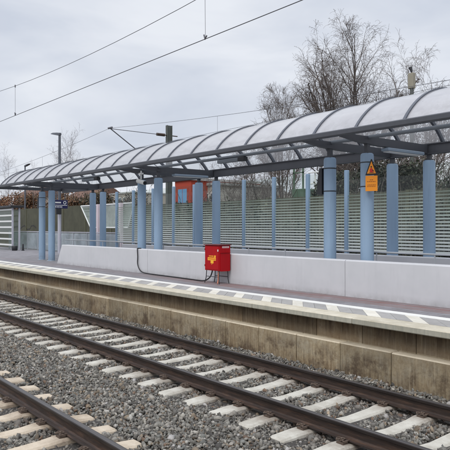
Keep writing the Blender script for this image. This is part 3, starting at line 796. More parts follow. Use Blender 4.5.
for zz in (bz0+.10, bz1-.13):
    m_ = MB(); m_.tube([(bx0+.014, by0-.012, zz), (bx0+.014, by0-.012, zz+.05)], .009, 8); part(m_, 'hinge', M['darkred'], door)
m_ = MB(); m_.box(bx1-.045, bx1-.02, by0-.03, by0-.0105, 1.565, 1.62, .004); part(m_, 'lock', M['white'], door)
m_ = MB(); m_.box(bx1+.0005, bx1+.0035, by0+.09, by1-.05, 1.655, 1.70); st_ = part(m_, 'sticker', M['white'], rc)
m_ = MB(); yy = by0+.105
while yy < by1-.08:
    wd = rt.uniform(.014, .03); m_.box(bx1+.004, bx1+.0055, yy, yy+wd, 1.667, 1.686); yy += wd+.014
part(m_, 'sticker_lettering', M['signred'], st_)
for (lx, ly, ox, oy) in ((bx0+.04, by0+.03, -.05, -.03), (bx1-.05, by0+.03, .05, -.03), (bx0+.04, by1-.05, -.05, .0), (bx1-.05, by1-.05, .05, .0)):
    m_ = MB(); m_.tube([(lx, ly, bz0+.005), (lx+ox*.25, ly+oy*.4, PZ+.12), (lx+ox, ly+oy, PZ-.002)], .011, 8); part(m_, 'leg', M['dark'], rc, 30)
for yy in (by0+.02, by1-.05):
    m_ = MB(); m_.tube([(bx0+.035, yy, PZ+.17), (bx1-.045, yy, PZ+.17)], .009, 6); part(m_, 'cross_bar', M['dark'], rc)
m_ = MB(); m_.tube([(bx1-.10, by0+.06, bz0), (bx1-.08, by0+.03, 1.0), (bx1-.06, by0+.01, .85), (bx1-.01, by0-.05, PZ+.012)], .014, 8)
single(m_, 'hose', paint('orange brown hose', srgb(190, 120, 92), .5), 'thin orange brown hose hanging below the red cabinet', 'hose', (bx1-.06, by0, PZ), smooth=30)
xw = X_at(137.5, 9.8)
P = [(xw-.03, 9.95, 1.512), (xw-.02, 9.82, 1.515), (xw, 9.795, 1.47), (xw+.03, 9.79, 1.25), (xw+.02, 9.79, 1.05), (xw+.12, 9.78, .90), (xw+.33, 9.76, .80), (xw+.7, 9.73, .772), (xw+1.6, 9.70, .766), (xw+2.5, 9.66, .766), (xw+3.3, 9.60, .766), (-13.1, 9.56, .768), (-12.85, 9.56, .79), (-12.68, 9.58, .88), (-12.62, 9.6, 1.0), (-12.60, 9.6, 1.08)]
def smooth_path(P, n=5):
    P = np.array(P, float); out = []
    for i in range(len(P)-1):
        p0, p1, p2, p3 = P[max(i-1, 0)], P[i], P[i+1], P[min(i+2, len(P)-1)]
        for k in range(n):
            t = k/n; out.append(.5*((2*p1)+(-p0+p2)*t+(2*p0-5*p1+4*p2-p3)*t*t+(-p0+3*p1-3*p2+p3)*t**3))
    out.append(P[-1]); return out
m_ = MB(); m_.tube(smooth_path(P), .017, 8)
single(m_, 'cable', M['cable'], 'black cable hanging over the low wall and running to the red cabinet', 'cable', (xw, 9.8, PZ), smooth=40)

# ------------------------------------------------------------------ striped glass windbreak
WY = 14.0; WT = 3.86
pr = [-.62, -.7345, -.8458, -.9579, -1.0692, -1.1803, -1.2915, -1.3959, -1.5003, -1.6150, -1.7350, -1.8470]
wb = empty('glass_windbreak', (-17, WY, PZ), 'glass windbreak with white horizontal stripes between slim blue posts', 'windbreak')
pxs = [r*WY for r in pr]
for i, x in enumerate(pxs):
    if i == 0: x = -9.02                                    # end post behind the rear column
    mb = MB(); mb.box(x-.055, x+.055, WY-.055, WY+.055, PZ-.006, WT, .008)
    part(mb, 'post', M['blue_rear'], wb)
rs = random.Random(1)
pxs[0] = -7.2
spans = list(zip(pxs[1:], pxs[:-1]))
for a, c in spans:
    gl = MB(); gl.face([(a+.058, WY, 1.49), (c-.058, WY, 1.49), (c-.058, WY, WT-.03), (a+.058, WY, WT-.03)]); pn = part(gl, 'pane', M['glass'], wb)
    st = MB(); z = 1.50; k = 0
    while z < 3.17:
        f = (z-1.5)/1.67; th = .056*(1-f)+.030*f
        st.face([(a+.059, WY-.004, z), (c-.059, WY-.004, z), (c-.059, WY-.004, z+th), (a+.059, WY-.004, z+th)]); z += .088; k += 1
    nv = max(2, int((c-a-.12)/.14))
    for j in range(1, nv): xx = a+.058+(c-a-.116)*j/nv; st.face([(xx-.003, WY+.004, 1.5), (xx+.003, WY+.004, 1.5), (xx+.003, WY+.004, 3.18), (xx-.003, WY+.004, 3.18)])
    part(st, 'stripe_print', M['stripe'], pn)
    rl = MB(); rl.box(a+.058, c-.058, WY-.02, WY+.02, 1.455, 1.488); part(rl, 'bottom_rail', M['galv'], wb)
# ------------------------------------------------------------------ inverted trapezoid screen behind
ty = 16.3
xa, xb, xc, xd = X_at(81, ty), X_at(134.5, ty), X_at(128, ty), X_at(90.5, ty)
zt_, zb_ = 3.47, 2.16
ts = empty('glass_stair_screen', (xd, ty, -.4), 'green tinted glass screen in a white inverted trapezoid frame behind the left columns', 'glass screen')
mb = MB(); mb.face([(xa, ty, zt_), (xd, ty, zb_), (xc, ty, zb_), (xb, ty, zt_)]); part(mb, 'pane', M['glass_green'], ts)
for (p, q) in (((xa, zt_), (xb, zt_)), ((xa, zt_), (xd, zb_)), ((xd, zb_), (xc, zb_)), ((xc, zb_), (xb, zt_))):
    mb = MB(); mb.tube([(p[0], ty, p[1]), (q[0], ty, q[1])], .038, 8); part(mb, 'frame', M['white'], ts)
for u_ in (98.5, 121):
    xx = X_at(u_, ty-.15); mb = MB(); mb.box(xx-.10, xx+.10, ty-.25, ty-.07, -.42, 3.5, .01); part(mb, 'post', M['pink'], ts)

# ------------------------------------------------------------------ balustrade, shelter, sign post at the far end
bl = empty('glass_balustrade', (-34, 14.3, PZ), 'blue grey glass balustrade with a pale top rail behind the farthest columns', 'balustrade')
xs_ = [-41.5+1.7*k for k in range(10)]
for a, c in zip(xs_, xs_[1:]):
    mb = MB(); mb.face([(a+.04, 14.3, PZ+.08), (c-.04, 14.3, PZ+.08), (c-.04, 14.3, 1.86), (a+.04, 14.3, 1.86)]); part(mb, 'pane', M['glass_blue'], bl)
for a in xs_:
    mb = MB(); mb.box(a-.03, a+.03, 14.27, 14.33, PZ-.006, 1.88); part(mb, 'post', M['galv'], bl)
mb = MB(); mb.box(xs_[0], xs_[-1], 14.26, 14.34, 1.882, 1.93, .01); part(mb, 'top_rail', M['palegrey'], bl)

sh = empty('waiting_shelter', (-40.5, 13.6, PZ), 'glass shelter with white horizontal bars and a dark flat roof at the far left', 'shelter')
sx1 = X_at(12.6, 13.3); sx0 = sx1-5.2
zt_ = Z_at(207.5, sx1, 13.3)
for xx in (sx0, sx1):
    for yy in (13.3, 13.72):
        mb = MB(); mb.box(xx-.05, xx+.05, yy-.05, yy+.05, PZ-.006, zt_, .008); part(mb, 'post', M['palegrey'], sh)
mb = MB(); mb.box(sx0-.25, sx1+.22, 13.1, 13.95, zt_+.001, zt_+.13, .02); part(mb, 'roof', M['dark'], sh)
for (a, c, y) in ((sx0+.05, sx1-.05, 13.3),):
    mb = MB(); mb.face([(a, y, PZ+.15), (c, y, PZ+.15), (c, y, zt_-.1), (a, y, zt_-.1)]); p_ = part(mb, 'pane', M['glass'], sh)
    mb = MB()
    for k in range(7): z = PZ+.28+k*.37; mb.box(a, c, y-.03, y-.007, z, z+.10)
    part(mb, 'white_bar', M['white'], p_)
mb = MB(); mb.face([(sx1, 13.36, PZ+.15), (sx1, 13.66, PZ+.15), (sx1, 13.66, zt_-.1), (sx1, 13.36, zt_-.1)]); part(mb, 'side_pane', M['glass'], sh)
mb = MB(); mb.face([(sx0+.1, 13.72, PZ+.15), (sx1-.1, 13.72, PZ+.15), (sx1-.1, 13.72, zt_-.1), (sx0+.1, 13.72, zt_-.1)]); part(mb, 'back_pane', M['glass'], sh)
# litter bin by the shelter
lb = empty('litter_bin', (sx1+.5, 13.25, PZ), 'dark low litter bin on the platform beside the far shelter', 'bin')
mb = MB(); mb.lathe(sx1+.5, 13.25, [(.14, PZ-.004), (.17, PZ+.04), (.18, PZ+.26), (.16, PZ+.29), (.0, PZ+.30)], 16); part(mb, 'body', M['dark'], lb, 40)
bo = empty('bollard', (X_at(23, 13.6), 13.6, PZ), 'short dark bollard on the platform in front of the glass balustrade', 'bollard')
mb = MB(); mb.lathe(X_at(23, 13.6), 13.6, [(.09, PZ-.004), (.09, PZ+.03), (.06, PZ+.04), (.055, PZ+.38), (.04, PZ+.41), (.0, PZ+.42)], 14); part(mb, 'post', M['dark'], bo, 40)

def lamp_post(u, v_top, Y, z_split, head_dir, head_len, label, split=None):
    x = X_at(u, Y); zt = Z_at(v_top, x, Y)
    t = empty('street_lamp', (x, Y, 0), label, 'street lamp')
    mb = MB(); mb.tube([(x, Y, z_split[0]), (x, Y, z_split[1])], .095 if split else .085, 14); part(mb, 'lower_pole', M['palegrey'] if split else M['lamppole'], t, 40)
    mb = MB(); mb.tube([(x, Y, z_split[1]-.02), (x, Y, zt)], [.085, .065], 12); part(mb, 'pole', M['lamppole'], t, 40)
    # head: a flat tapered luminaire reaching out along the track
    vs = []
    for s_, hh, ww, dz in ((-.10, .055, .07, .0), (.18, .075, .11, .02), (.65*head_len, .05, .15, .09), (head_len, .02, .10, .13)):
        xx = x+head_dir*s_
        vs += [(xx, Y-ww, zt-hh+dz), (xx, Y+ww, zt-hh+dz), (xx, Y+ww*.8, zt+hh+dz), (xx, Y-ww*.8, zt+hh+dz)]
    fs = [(0, 1, 2, 3), (15, 14, 13, 12)]
    for i in range(3):
        for j in range(4): fs.append((i*4+j, i*4+4+j, i*4+4+(j+1) % 4, i*4+(j+1) % 4))
    mb = MB(); mb.add(vs, fs); part(mb, 'lamp_head', M['lamppole'], t)
    return x, Y
lx, ly = lamp_post(59.5, 134, 13.7, (PZ-.006, 3.35), -1, 1.0, 'tall street lamp with head pointing left above the canopy', True)
lamp_post(25, 166, 22.6, (-.42, 4.0), 1, 1.25, 'lower distant street lamp with head pointing right at far left')
sgx, sy0, sy1 = lx+.35, 13.25, 14.02
sg = empty('station_sign', (sgx, 13.6, 3.0), 'dark blue platform sign with white marks beside the farthest columns', 'sign')
mb = MB(); mb.box(sgx-.05, sgx, sy0, sy1, 3.20, 3.66, .006); bd_ = part(mb, 'panel', M['navy'], sg)
xf = sgx+.002
mb = MB(); mb.box(xf, xf+.003, sy0+.03, sy1-.03, 3.365, 3.39)
for k in range(5): mb.box(xf, xf+.003, sy0+.06+k*.085, sy0+.105+k*.085, 3.25, 3.32)
for k in range(6): mb.box(xf, xf+.003, sy0+.06+k*.055, sy0+.10+k*.055, 3.48, 3.56)
for a_ in range(10):
    th, t2 = 2*math.pi*a_/10, 2*math.pi*(a_+1)/10; cy_, cz_ = sy1-.17, 3.52
    mb.face([(xf+.002, cy_+r_*math.cos(q_), cz_+r_*math.sin(q_)) for r_, q_ in ((.09, th), (.09, t2), (.06, t2), (.06, th))])
part(mb, 'lettering', M['white'], bd_)
for yy in (sy0+.15, sy1-.15):
    mb = MB(); mb.box(sgx-.045, sgx-.015, yy-.02, yy+.02, 3.661, 4.0); part(mb, 'hanger', M['steel'], sg)
mb = MB(); mb.box(sgx-.10, sgx-.01, sy0+.12, sy0+.42, 2.88, 3.195, .02); part(mb, 'lower_box', M['dark'], sg)

# ------------------------------------------------------------------ overhead line
mx_, my_ = X_at(169, 18.5), 18.5
mt = empty('catenary_mast', (mx_, my_, -.4), 'dark steel overhead line mast rising behind the middle of the canopy', 'mast')
mb = MB(); zt = Z_at(125.5, mx_, my_)
mb.box(mx_-.095, mx_+.095, my_-.16, my_-.14, -.42, zt); mb.box(mx_-.095, mx_+.095, my_+.14, my_+.16, -.42, zt); mb.box(mx_-.012, mx_+.012, my_-.139, my_+.139, -.42, zt); mb.box(mx_-.07, mx_-.055, my_-.139, my_+.139, -.42, zt-.01)
part(mb, 'post', M['mast'], mt)
za = Z_at(135.5, mx_, my_); ytip = my_-3.6
mb = MB()
mb.tube([(mx_, my_-.16, za), (mx_, my_-.75, za+.01)], .03, 8)
for k in range(6): mb.tube([(mx_, my_-.3-.09*k, za), (mx_, my_-.34-.09*k, za)], .085, 10)
mb.tube([(mx_, my_+.16, za), (mx_, my_+.55, za)], .03, 8)
part(mb, 'insulator', M['insul'], mt)
mb = MB(); mb.tube([(mx_, my_-.75, za), (mx_, ytip, za+.02)], .017, 8); part(mb, 'top_arm', M['wire'], mt)
mb = MB(); mb.tube([(mx_, ytip, za+.03), (mx_, my_-.15, za-2.15)], .03, 8); mb.tube([(mx_, ytip-.12, za+.02), (mx_, ytip+.12, za+.10)], .05, 8); part(mb, 'strut', M['wire'], mt)
def wire(pts, r, label, loc=None):
    m_ = MB(); m_.tube(pts, r, 6); single(m_, 'overhead_wire', M['wire'], label, 'wire', pts[len(pts)//2])
def sagline(xa, xb, y, za, zb, sag, n=24):
    return [(xa+(xb-xa)*i/n, y, za+(zb-za)*i/n-4*sag*(i/n)*(1-i/n)) for i in range(n+1)]
# near track: contact and carrier wires with droppers
KW = .4075
cz = CH+KW*6.05/CPH
wire([(-75, 6.05, cz+.07), (8, 6.05, cz-.04)], .0068, 'lower of the two long overhead wires crossing the upper left sky')
def carz(x):                                                # carrier height along the track
    xa_, xb_ = X_at(0, 6.05), X_at(195, 6.05)
    za_, zb_ = Z_at(91, xa_, 6.05), Z_at(0, xb_, 6.05)
    t = (x-xa_)/(xb_-xa_); return za_+(zb_-za_)*t+.012*(x-xa_)*(x-xb_)*.4
wire([(x, 6.05, carz(x)) for x in np.linspace(-30, 4, 30)], .0055, 'upper of the two long overhead wires crossing the upper left sky')
for u_, nm in ((15, 'left'), (205, 'right')):
    x = X_at(u_, 6.05); m_ = MB(); zc = carz(x)
    zl = cz+.02 if u_ == 15 else cz+.0
    m_.tube([(x, 6.05, zc), (x+.01, 6.05, zl)], .0038, 6); m_.tube([(x, 6.05, zc-.04), (x, 6.05, zc+.03)], .016, 6); m_.tube([(x-.03, 6.05, zl+.06), (x+.0, 6.05, zl-.02), (x+.05, 6.05, zl+.03)], .013, 6)
    single(m_, 'dropper_wire', M['wire'], '%s vertical dropper wire joining the two long overhead wires' % nm, 'wire', (x, 6.05, cz))
# lines held by the far mast
wire(sagline(mx_, mx_+62, ytip, za+.05, za+.05, 1.35), .0075, 'thin wire climbing right from the tip of the far mast arm')
wire(sagline(mx_-62, mx_, ytip, za+.05, za+.05, 1.35), .0075, 'thin wire running left and down from the tip of the far mast arm')
cz2 = CH+.2005*ytip/CPH
wire([(mx_-60, ytip, cz2), (mx_+55, ytip, cz2)], .0065, 'faint lower contact wire passing just above the canopy')
for k, dx in enumerate((-9, 9, 18)):
    x = mx_+dx; m_ = MB(); f = (abs(dx))/62; zc = za+.05-4*1.35*f*(1-f)
    m_.tube([(x, ytip, zc), (x, ytip, cz2)], .005, 5)
    single(m_, 'dropper_wire', M['wire'], ['faint vertical dropper wire left of the far mast', 'faint vertical dropper wire right of the far mast', 'faint rightmost dropper wire above the canopy'][k], 'wire', (x, ytip, cz2))
# pole with a box right of the big tree
px_, py_ = X_at(412, 24.0), 24.0
bp = empty('box_pole', (px_, py_, -.4), 'pole with a narrow beige box on top in front of the right birch', 'pole')
z0, z1, z2 = Z_at(88.5, px_, py_), Z_at(73, px_, py_), Z_at(67, px_, py_)
mb = MB(); mb.tube([(px_, py_, -.42), (px_, py_, z0)], [.12, .085], 12); part(mb, 'pole', M['mast'], bp, 40)
mb = MB(); mb.box(px_-.15, px_+.13, py_-.11, py_+.11, z0+.001, z1, .02); part(mb, 'box', paint('beige box', srgb(146, 140, 124), .6), bp)
mb = MB(); mb.tube([(px_, py_, z1+.001), (px_-.02, py_, z1+.12), (px_-.08, py_, z2)], [.04, .06, .085], 10); part(mb, 'knob', M['dark'], bp, 40)

# ------------------------------------------------------------------ noise barrier behind
KY = 20.2
nb = empty('noise_barrier', (-30, KY, -.4), 'olive green noise barrier wall behind the far end of the platform', 'noise barrier')
kz = CH+.0635*KY/CPH
x = -78.0; k = 0
while x < 2:
    kz = CH+(.0635 if x < -44 else .0545)*KY/CPH
    mb = MB(); mb.box(x+.07, x+3.93, KY-.06, KY+.06, -.42, kz+random.uniform(-.02, .02)); part(mb, 'panel', M['khaki'], nb)
    mb = MB(); mb.box(x-.068, x+.068, KY-.10, KY+.10, -.42, kz+.05); part(mb, 'post', paint('olive post', srgb(86, 86, 66), .7) if k == 0 else bpy.data.materials['olive post'], nb)
    x += 4; k += 1
# graffiti strokes low on the barrier (black zigzag)
gx = X_at(14, KY-.065); gx2 = X_at(31, KY-.065)
mb = MB(); gp = [(14, 228), (16.5, 226), (19, 226), (20, 229), (22.5, 226.5), (24.5, 225.5), (27, 229.5), (30, 229), (31, 226), (33.5, 225.5), (36, 228)]
gp = [(X_at(u_, KY-.07), Z_at(v_, X_at(u_, KY-.07), KY)) for u_, v_ in gp]
for (a, b_), (c, d_) in zip(gp, gp[1:]):
    nn = math.hypot(c-a, d_-b_); ex, ez = -(d_-b_)/nn*.05, (c-a)/nn*.05
    mb.face([(a-ex, KY-.066, b_-ez), (c-ex, KY-.066, d_-ez), (c+ex, KY-.066, d_+ez), (a+ex, KY-.066, b_+ez)])
part(mb, 'graffiti', M['black'], nb)

# ------------------------------------------------------------------ buildings far behind
def building(name, u0, u1, v0, Y, mat, label, wins, roof=None, wmat='win', depth=9, rows=2, cols=4, fmat='white'):
    x0, x1 = X_at(u0, Y), X_at(u1, Y); zt = Z_at(v0, (x0+x1)/2, Y)
    t = empty('house', ((x0+x1)/2, Y+depth/2, -.4), label, 'building')
    mb = MB(); mb.box(x0, x1, Y, Y+depth, -.42, zt); part(mb, 'wall', mat, t)
    if roof == 'gable':
        mb = MB(); h = 3.0; ym = Y+depth/2
        mb.add([(x0-.4, Y-.5, zt+.002), (x1+.4, Y-.5, zt+.002), (x1+.4, Y+depth+.5, zt+.002), (x0-.4, Y+depth+.5, zt+.002), (x0-.4, ym, zt+h), (x1+.4, ym, zt+h)],
               [(0, 1, 5, 4), (2, 3, 4, 5), (1, 2, 5), (3, 0, 4), (3, 2, 1, 0)])
        part(mb, 'roof', M['f_roof'], t)
    else:
        mb = MB(); mb.box(x0-.15, x1+.15, Y-.15, Y+depth+.15, zt+.002, zt+.25); part(mb, 'roof', M['f_grey'], t)
    H = zt-2.6; ww = (x1-x0)/cols
    for r in range(rows):
        for c in range(cols):
            cx = x0+(c+.5)*ww; z0_ = zt-.7-1.55-r*3.0
            if z0_ < 0: continue
            mb = MB(); mb.box(cx-ww*.33, cx+ww*.33, Y-.05, Y-.002, z0_, z0_+1.55); wf = part(mb, 'window', M[fmat], t)
            mb = MB(); mb.box(cx-ww*.27, cx-.04, Y-.065, Y-.052, z0_+.1, z0_+1.45); mb.box(cx+.04, cx+ww*.27, Y-.065, Y-.052, z0_+.1, z0_+1.45); part(mb, 'pane', M[wmat], wf)
    return t
building('house', 175, 191.0, 181, 34, M['f_orange'], 'orange red building with a blue window band seen below the canopy', None, wmat='win_blue', rows=1, cols=1, fmat='f_orange')
building('house', 192.5, 216, 186, 36, M['f_white'], 'white flat roofed building with dark windows right of the orange building', None, rows=2, cols=4)
building('house', 226, 240, 194.5, 62, M['f_cream'], 'low cream building far behind the striped windbreak', None, rows=2, cols=4)
building('house', 258, 272, 193.5, 66, M['f_white'], 'small white building between windbreak posts far behind', None, rows=1, cols=4)
building('house', 14, 34, 197, 66, M['f_cream'], 'cream house with brown roof behind rust brown hedge at far left', None, roof='gable', rows=2, cols=7)
building('house', 66, 92, 198, 66, M['f_white'], 'white house with brown roof glimpsed through left columns', None, roof='gable', rows=2, cols=6)
building('house', 110, 131, 194, 58, M['f_cream'], 'pale house behind the trapezoid glass screen', None, rows=2, cols=5)

# green lattice frame behind the windbreak
gy = 25.0; gx0, gx1 = X_at(291.5, gy), X_at(303.5, gy)
gt = empty('green_container', ((gx0+gx1)/2, gy, -.4), 'pale green clad tower box between windbreak posts', 'tower')
zt = Z_at(172, gx0, gy)
mb = MB(); mb.box(gx0, gx1, gy, gy+1.6, -.42, zt-1.0, .02); part(mb, 'cladding', M['f_green'], gt)
mb = MB(); mb.box(gx0+.08, gx0+.16, gy+.05, gy+.13, zt-1.0, zt+.3); mb.box(gx1-.16, gx1-.08, gy+.05, gy+.13, zt-1.0, zt+.3); mb.box(gx0+.08, gx1-.08, gy+.05, gy+.13, zt-.1, zt-.04); part(mb, 'frame', M['f_green'], gt)
wy_ = 26.0; wx0, wx1 = X_at(309.5, wy_), X_at(321, wy_)
sf = empty('scaffold', (wx0, wy_, -.4), 'white pipe scaffold frame left of the black loudspeaker', 'scaffold')
for xx in (wx0, (wx0+wx1)/2, wx1):
    mb = MB(); mb.tube([(xx, wy_, -.42), (xx, wy_, Z_at(172, wx0, wy_))], .045, 8); part(mb, 'upright', M['white'], sf)
for v_ in (173, 184, 193):
    mb = MB(); zz = Z_at(v_, wx0, wy_); mb.tube([(wx0, wy_-.1, zz), (wx1, wy_-.1, zz)], .04, 8); part(mb, 'rail', M['white'], sf)

# ------------------------------------------------------------------ trees and shrubs
def tubes_mesh(tubes, name, mat, parent):
    mb = MB()
    for pts, rr, n in tubes: mb.tube(pts, rr, n, cap=False)
    return part(mb, name, mat, parent)
def bare_tree(x, y, H, label, seed, stems=5, spread=.35, split=.22, r0=.2, dens=1.0, mat=('bark', 'twig'), droop=.25, group='bare trees behind the station', minr=.009, levels=3, env=None):
    rg = np.random.default_rng(seed)
    t = empty('bare_tree', (x, y, -.4), label, 'tree', group)
    trunk, crown = [], []
    def inside(p, slack):
        if env is None: return True
        rm, zc, zt = env; h = p[2]
        if h > zc: lim = rm*math.sqrt(max(0, 1-((h-zc)/(zt-zc))**2))
        else: lim = rm*(.6+.4*max(0, h-1)/(zc-1))
        return math.hypot(p[0]-x, p[1]-y) < lim*slack+.15
    def grow(p, d, length, r, lev):
        n = (7, 7, 6, 5)[min(lev, 3)]; pts = [p]; rad = [r]; dirs = [d]; slack = rg.uniform(.78, 1.12)
        for i in range(n):
            f = (i+1)/n
            d = d+rg.normal(0, (.07, .11, .15, .20)[min(lev, 3)], 3)
            if lev <= 1: d[2] += .05*(1-f)
            else: d[2] += .06-droop*f*(.5 if lev == 2 else 1.0)
            d = d/np.linalg.norm(d); p = p+d*length/n
            if i > 0 and not inside(p, slack): break
            pts.append(p); dirs.append(d)
            rad.append(max(minr*.75, r*(1-f*(.85 if lev < 3 else .6))))
        if len(pts) > 1: (trunk if lev == 0 else crown).append((pts, rad[:len(pts)], 6 if lev == 0 else (4 if lev == 1 else 3)))
        if len(pts) < 2: return
        n = len(pts)-1; rad = rad[:n+1]
        if lev >= levels: return
        nb = int(round((13, 9, 7)[lev]*dens))
        for k in range(nb):
            f = .18+.82*(k+rg.random())/nb
            i = min(n-1, int(f*n)); fr = f*n-i
            q = pts[i]*(1-fr)+pts[i+1]*fr; dd = dirs[i+1 if i+1 < len(dirs) else i]
            side = np.cross(dd, rg.normal(size=3)); side /= np.linalg.norm(side)+1e-9
            ang = rg.uniform(.40, .85) if lev > 0 else rg.uniform(.35, .75)
            nd = dd*math.cos(ang)+side*math.sin(ang); nd[2] += .15 if lev < 2 else 0
            nd /= np.linalg.norm(nd)
            rl = rad[i]*(.55 if lev < 2 else .6)
            ll = length*rg.uniform(.30, .50)*(1.15-.55*f) if lev == 0 else length*rg.uniform(.35, .6)*(1.1-.4*f)
            grow(q, nd, ll, max(rl, minr), lev+1)
    base = np.array((x, y, -.42)); hs = H*split
    trunk.append(([base, base+np.array((.05, 0, hs*.5)), base+np.array((0, .04, hs))], [r0*1.25, r0, r0*.92], 8))
    for k in range(stems):
        a = 2*math.pi*(k+rg.random()*.6)/stems; s = spread*rg.uniform(.35, 1.0) if k else .05
        d = np.array((math.cos(a)*s, math.sin(a)*s, 1.0)); d /= np.linalg.norm(d)
        grow(base+np.array((0, 0, hs*.94)), d, (H-hs)*rg.uniform(.82, 1.0), r0*rg.uniform(.45, .65), 0)
    tubes_mesh(trunk, 'trunk', M[mat[0]], t); tubes_mesh(crown, 'crown', M[mat[1]], t)
    return t
def tree_at(u, v_top, Y, *a, **k):
    x = X_at(u, Y); H = Z_at(v_top, x, Y)+.4
    return bare_tree(x, Y, H, *a, **k)
tree_at(350, 26, 33, 'large many stemmed bare birch rising above the canopy at right', 23, stems=12, spread=.60, split=.2, r0=.26, dens=.93, droop=.42, minr=.0075, env=(4.1, 11.8, 17.3))
tree_at(283, 66, 40, 'smaller bare tree at the left edge of the tree group', 21, stems=6, spread=.55, split=.2, r0=.15, dens=1.0, mat=('bark', 'twig'), minr=.009, env=(3.1, 11.0, 16.2))
tree_at(428, 60, 44, 'thin pale bare birch right of the box pole', 31, stems=4, spread=.32, split=.2, r0=.15, dens=.85, droop=.4, mat=('twig', 'twig'))
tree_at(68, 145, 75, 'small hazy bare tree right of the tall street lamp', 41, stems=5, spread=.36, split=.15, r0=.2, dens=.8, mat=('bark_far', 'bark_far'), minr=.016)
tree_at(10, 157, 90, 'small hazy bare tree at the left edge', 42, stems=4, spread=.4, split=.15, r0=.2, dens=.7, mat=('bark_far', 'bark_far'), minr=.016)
tree_at(392, 128, 26, 'bare twiggy young tree behind the right column pair', 51, stems=5, spread=.6, split=.1, r0=.1, dens=.85, group=None)
tree_at(440, 112, 28, 'bare spreading young tree at the right edge behind the canopy', 52, stems=5, spread=.6, split=.1, r0=.1, dens=.85, group=None)
tree_at(262, 150, 30, 'bare bushy tree behind the windbreak right of the white building', 53, stems=6, spread=.7, split=.08, r0=.1, dens=.85, group=None)
tree_at(228, 160, 29, 'bare thin tree just right of the white building', 54, stems=4, spread=.6, split=.1, r0=.08, dens=.7, group=None)

def shrub(u0, u1, v_top, Y, label, seed, pal, n, leaf=.09, dep=1.6, group=None, base=-.4, stems=14, cat='shrub', low=.05, name='shrub'):
    rg = np.random.default_rng(seed)
    x0, x1 = X_at(u0, Y), X_at(u1, Y); xm = (x0+x1)/2; zt = Z_at(v_top, xm, Y)
    t = empty(name, (xm, Y, base), label, cat, group)
    nc = max(10, int((x1-x0)*(zt-base)*(2.2 if low < .3 else 3.2))); C = np.stack([rg.uniform(x0, x1, nc), rg.uniform(Y-dep/2, Y+dep/2, nc), base+(zt-base)*rg.uniform(low, 1, nc)**.8], 1)
    edge = np.abs((C[:, 0]-xm)/((x1-x0)/2+1e-6)); top = 1-(.35 if low < .3 else .12)*edge**3-(.12 if low < .3 else .06)*np.abs(np.sin(C[:, 0]*2.1+seed))
    C[:, 2] = base+(C[:, 2]-base)*top
    cl = rg.integers(0, nc, n); shade = rg.uniform(.55, 1.25, nc)
    P = C[cl]+rg.normal(0, 1, (n, 3))*np.array((.28, .26, .24))
    P[:, 2] = np.clip(P[:, 2], base, zt+.25)
    a = rg.normal(size=(n, 3)); a /= np.linalg.norm(a, axis=1)[:, None]; b_ = np.cross(a, rg.normal(size=(n, 3))); b_ /= np.linalg.norm(b_, axis=1)[:, None]
    s = leaf*rg.uniform(.5, 1.25, (n, 1))
    V = np.stack([P-a*s, P+b_*s*.5, P+a*s, P-b_*s*.5], 1)
    me = bpy.data.meshes.new('foliage'); me.from_pydata((V.reshape(-1, 3)-np.array((xm, Y, base))).tolist(), [], np.arange(n*4).reshape(-1, 4).tolist())
    pal_ = np.array([srgb(*c) for c in pal]); c = pal_[rg.integers(0, len(pal_), n)]*shade[cl][:, None]
    cv = np.ones((n, 4, 4), np.float32); cv[:, :, :3] = c[:, None, :]
    at = me.attributes.new('stone', 'FLOAT_COLOR', 'POINT'); at.data.foreach_set('color', cv.reshape(-1)); me.materials.append(M['leaf'])
    o = bpy.data.objects.new('foliage', me); col.objects.link(o); o.parent = t
    mb = MB()
    for k in range(stems):
        xx = rg.uniform(x0, x1); p = np.array((xx, Y+rg.uniform(-.4, .4)*dep, base)); pts = [p]
        hh = (zt-base)*rg.uniform(.8, 1.12)
        for i in range(5): p = p+np.array((rg.normal(0, .16), rg.normal(0, .12), hh/5)); pts.append(p)
        mb.tube(pts, [.04, .034, .028, .022, .016, .01], 4, cap=False)
        for j in range(4):
            q = pts[rg.integers(2, 6)]; e = q+np.array((rg.normal(0, .5), rg.normal(0, .3), rg.uniform(.3, .9))); mb.tube([q, (q+e)/2+rg.normal(0, .06, 3), e], [.014, .011, .007], 3, cap=False)
    part(mb, 'stem', M['bark'], t)
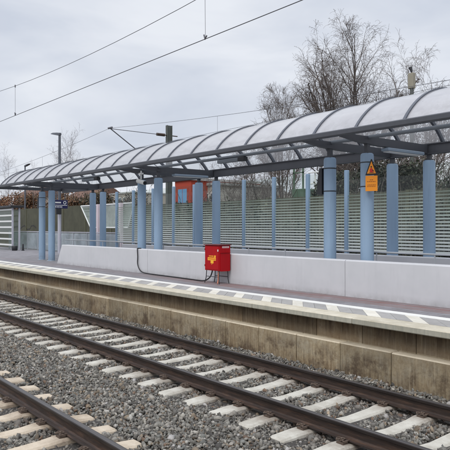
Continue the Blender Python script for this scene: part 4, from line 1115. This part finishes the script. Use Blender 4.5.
BR = [(122, 80, 52), (142, 98, 68), (104, 70, 48), (158, 120, 88), (92, 72, 54)]
BR2 = [(120, 92, 66), (98, 80, 60), (140, 112, 84), (88, 80, 62)]
DG = [(44, 52, 38), (56, 64, 46), (34, 40, 32), (78, 80, 62), (62, 58, 46)]
G2 = [(58, 66, 54), (72, 80, 64), (48, 54, 46)]
shrub(-8, 16, 194, 24, 'rust brown leafy hedge above the olive barrier at the far left', 1, BR, 15000, .12, group='brown hedges behind the barrier')
shrub(15, 44, 189, 25, 'brown hedge left of the farthest front columns', 2, BR2+BR, 15000, .11, group='brown hedges behind the barrier', stems=24)
shrub(50, 82, 190, 25, 'brown twiggy hedge right of the blue platform sign', 3, BR2+BR, 13000, .11, group='brown hedges behind the barrier', stems=30)
shrub(80, 114, 190, 26, 'brown hedge above the trapezoid glass screen', 4, BR2+DG, 14000, .10, group='brown hedges behind the barrier', stems=30)
shrub(113, 160, 190, 26, 'greenish brown hedge behind the middle front columns', 6, BR2+DG, 10000, .10, group='brown hedges behind the barrier', stems=26)
shrub(244, 300, 197, 24, 'low green brown shrub behind the windbreak left of the green tower', 7, DG+BR2, 7000, .09, stems=22)
shrub(326, 362, 176, 23, 'dark evergreen shrub between the black loudspeaker and the warning sign', 8, DG, 12000, .085, low=.5, stems=22)
shrub(364, 398, 162, 23, 'tall dark ivy covered shrub right of the warning sign', 9, DG, 17000, .085, low=.5, stems=22)
shrub(394, 428, 160, 23.2, 'dense dark shrub between the two right rear columns', 10, DG, 17000, .085, low=.5, stems=24)
shrub(430, 470, 178, 26, 'thin dark shrub at the right edge behind the windbreak', 12, DG, 5000, .09, low=.5, stems=26)
shrub(150, 330, 200.5, 17.4, 'dark green hedge close behind the striped windbreak, left stretch', 13, DG, 14000, .09, dep=.9, stems=0+20, cat='hedge', name='hedge')
shrub(330, 462, 196, 17.4, 'dark green hedge close behind the striped windbreak, right stretch', 14, DG, 11000, .09, dep=.9, stems=20, cat='hedge', name='hedge')
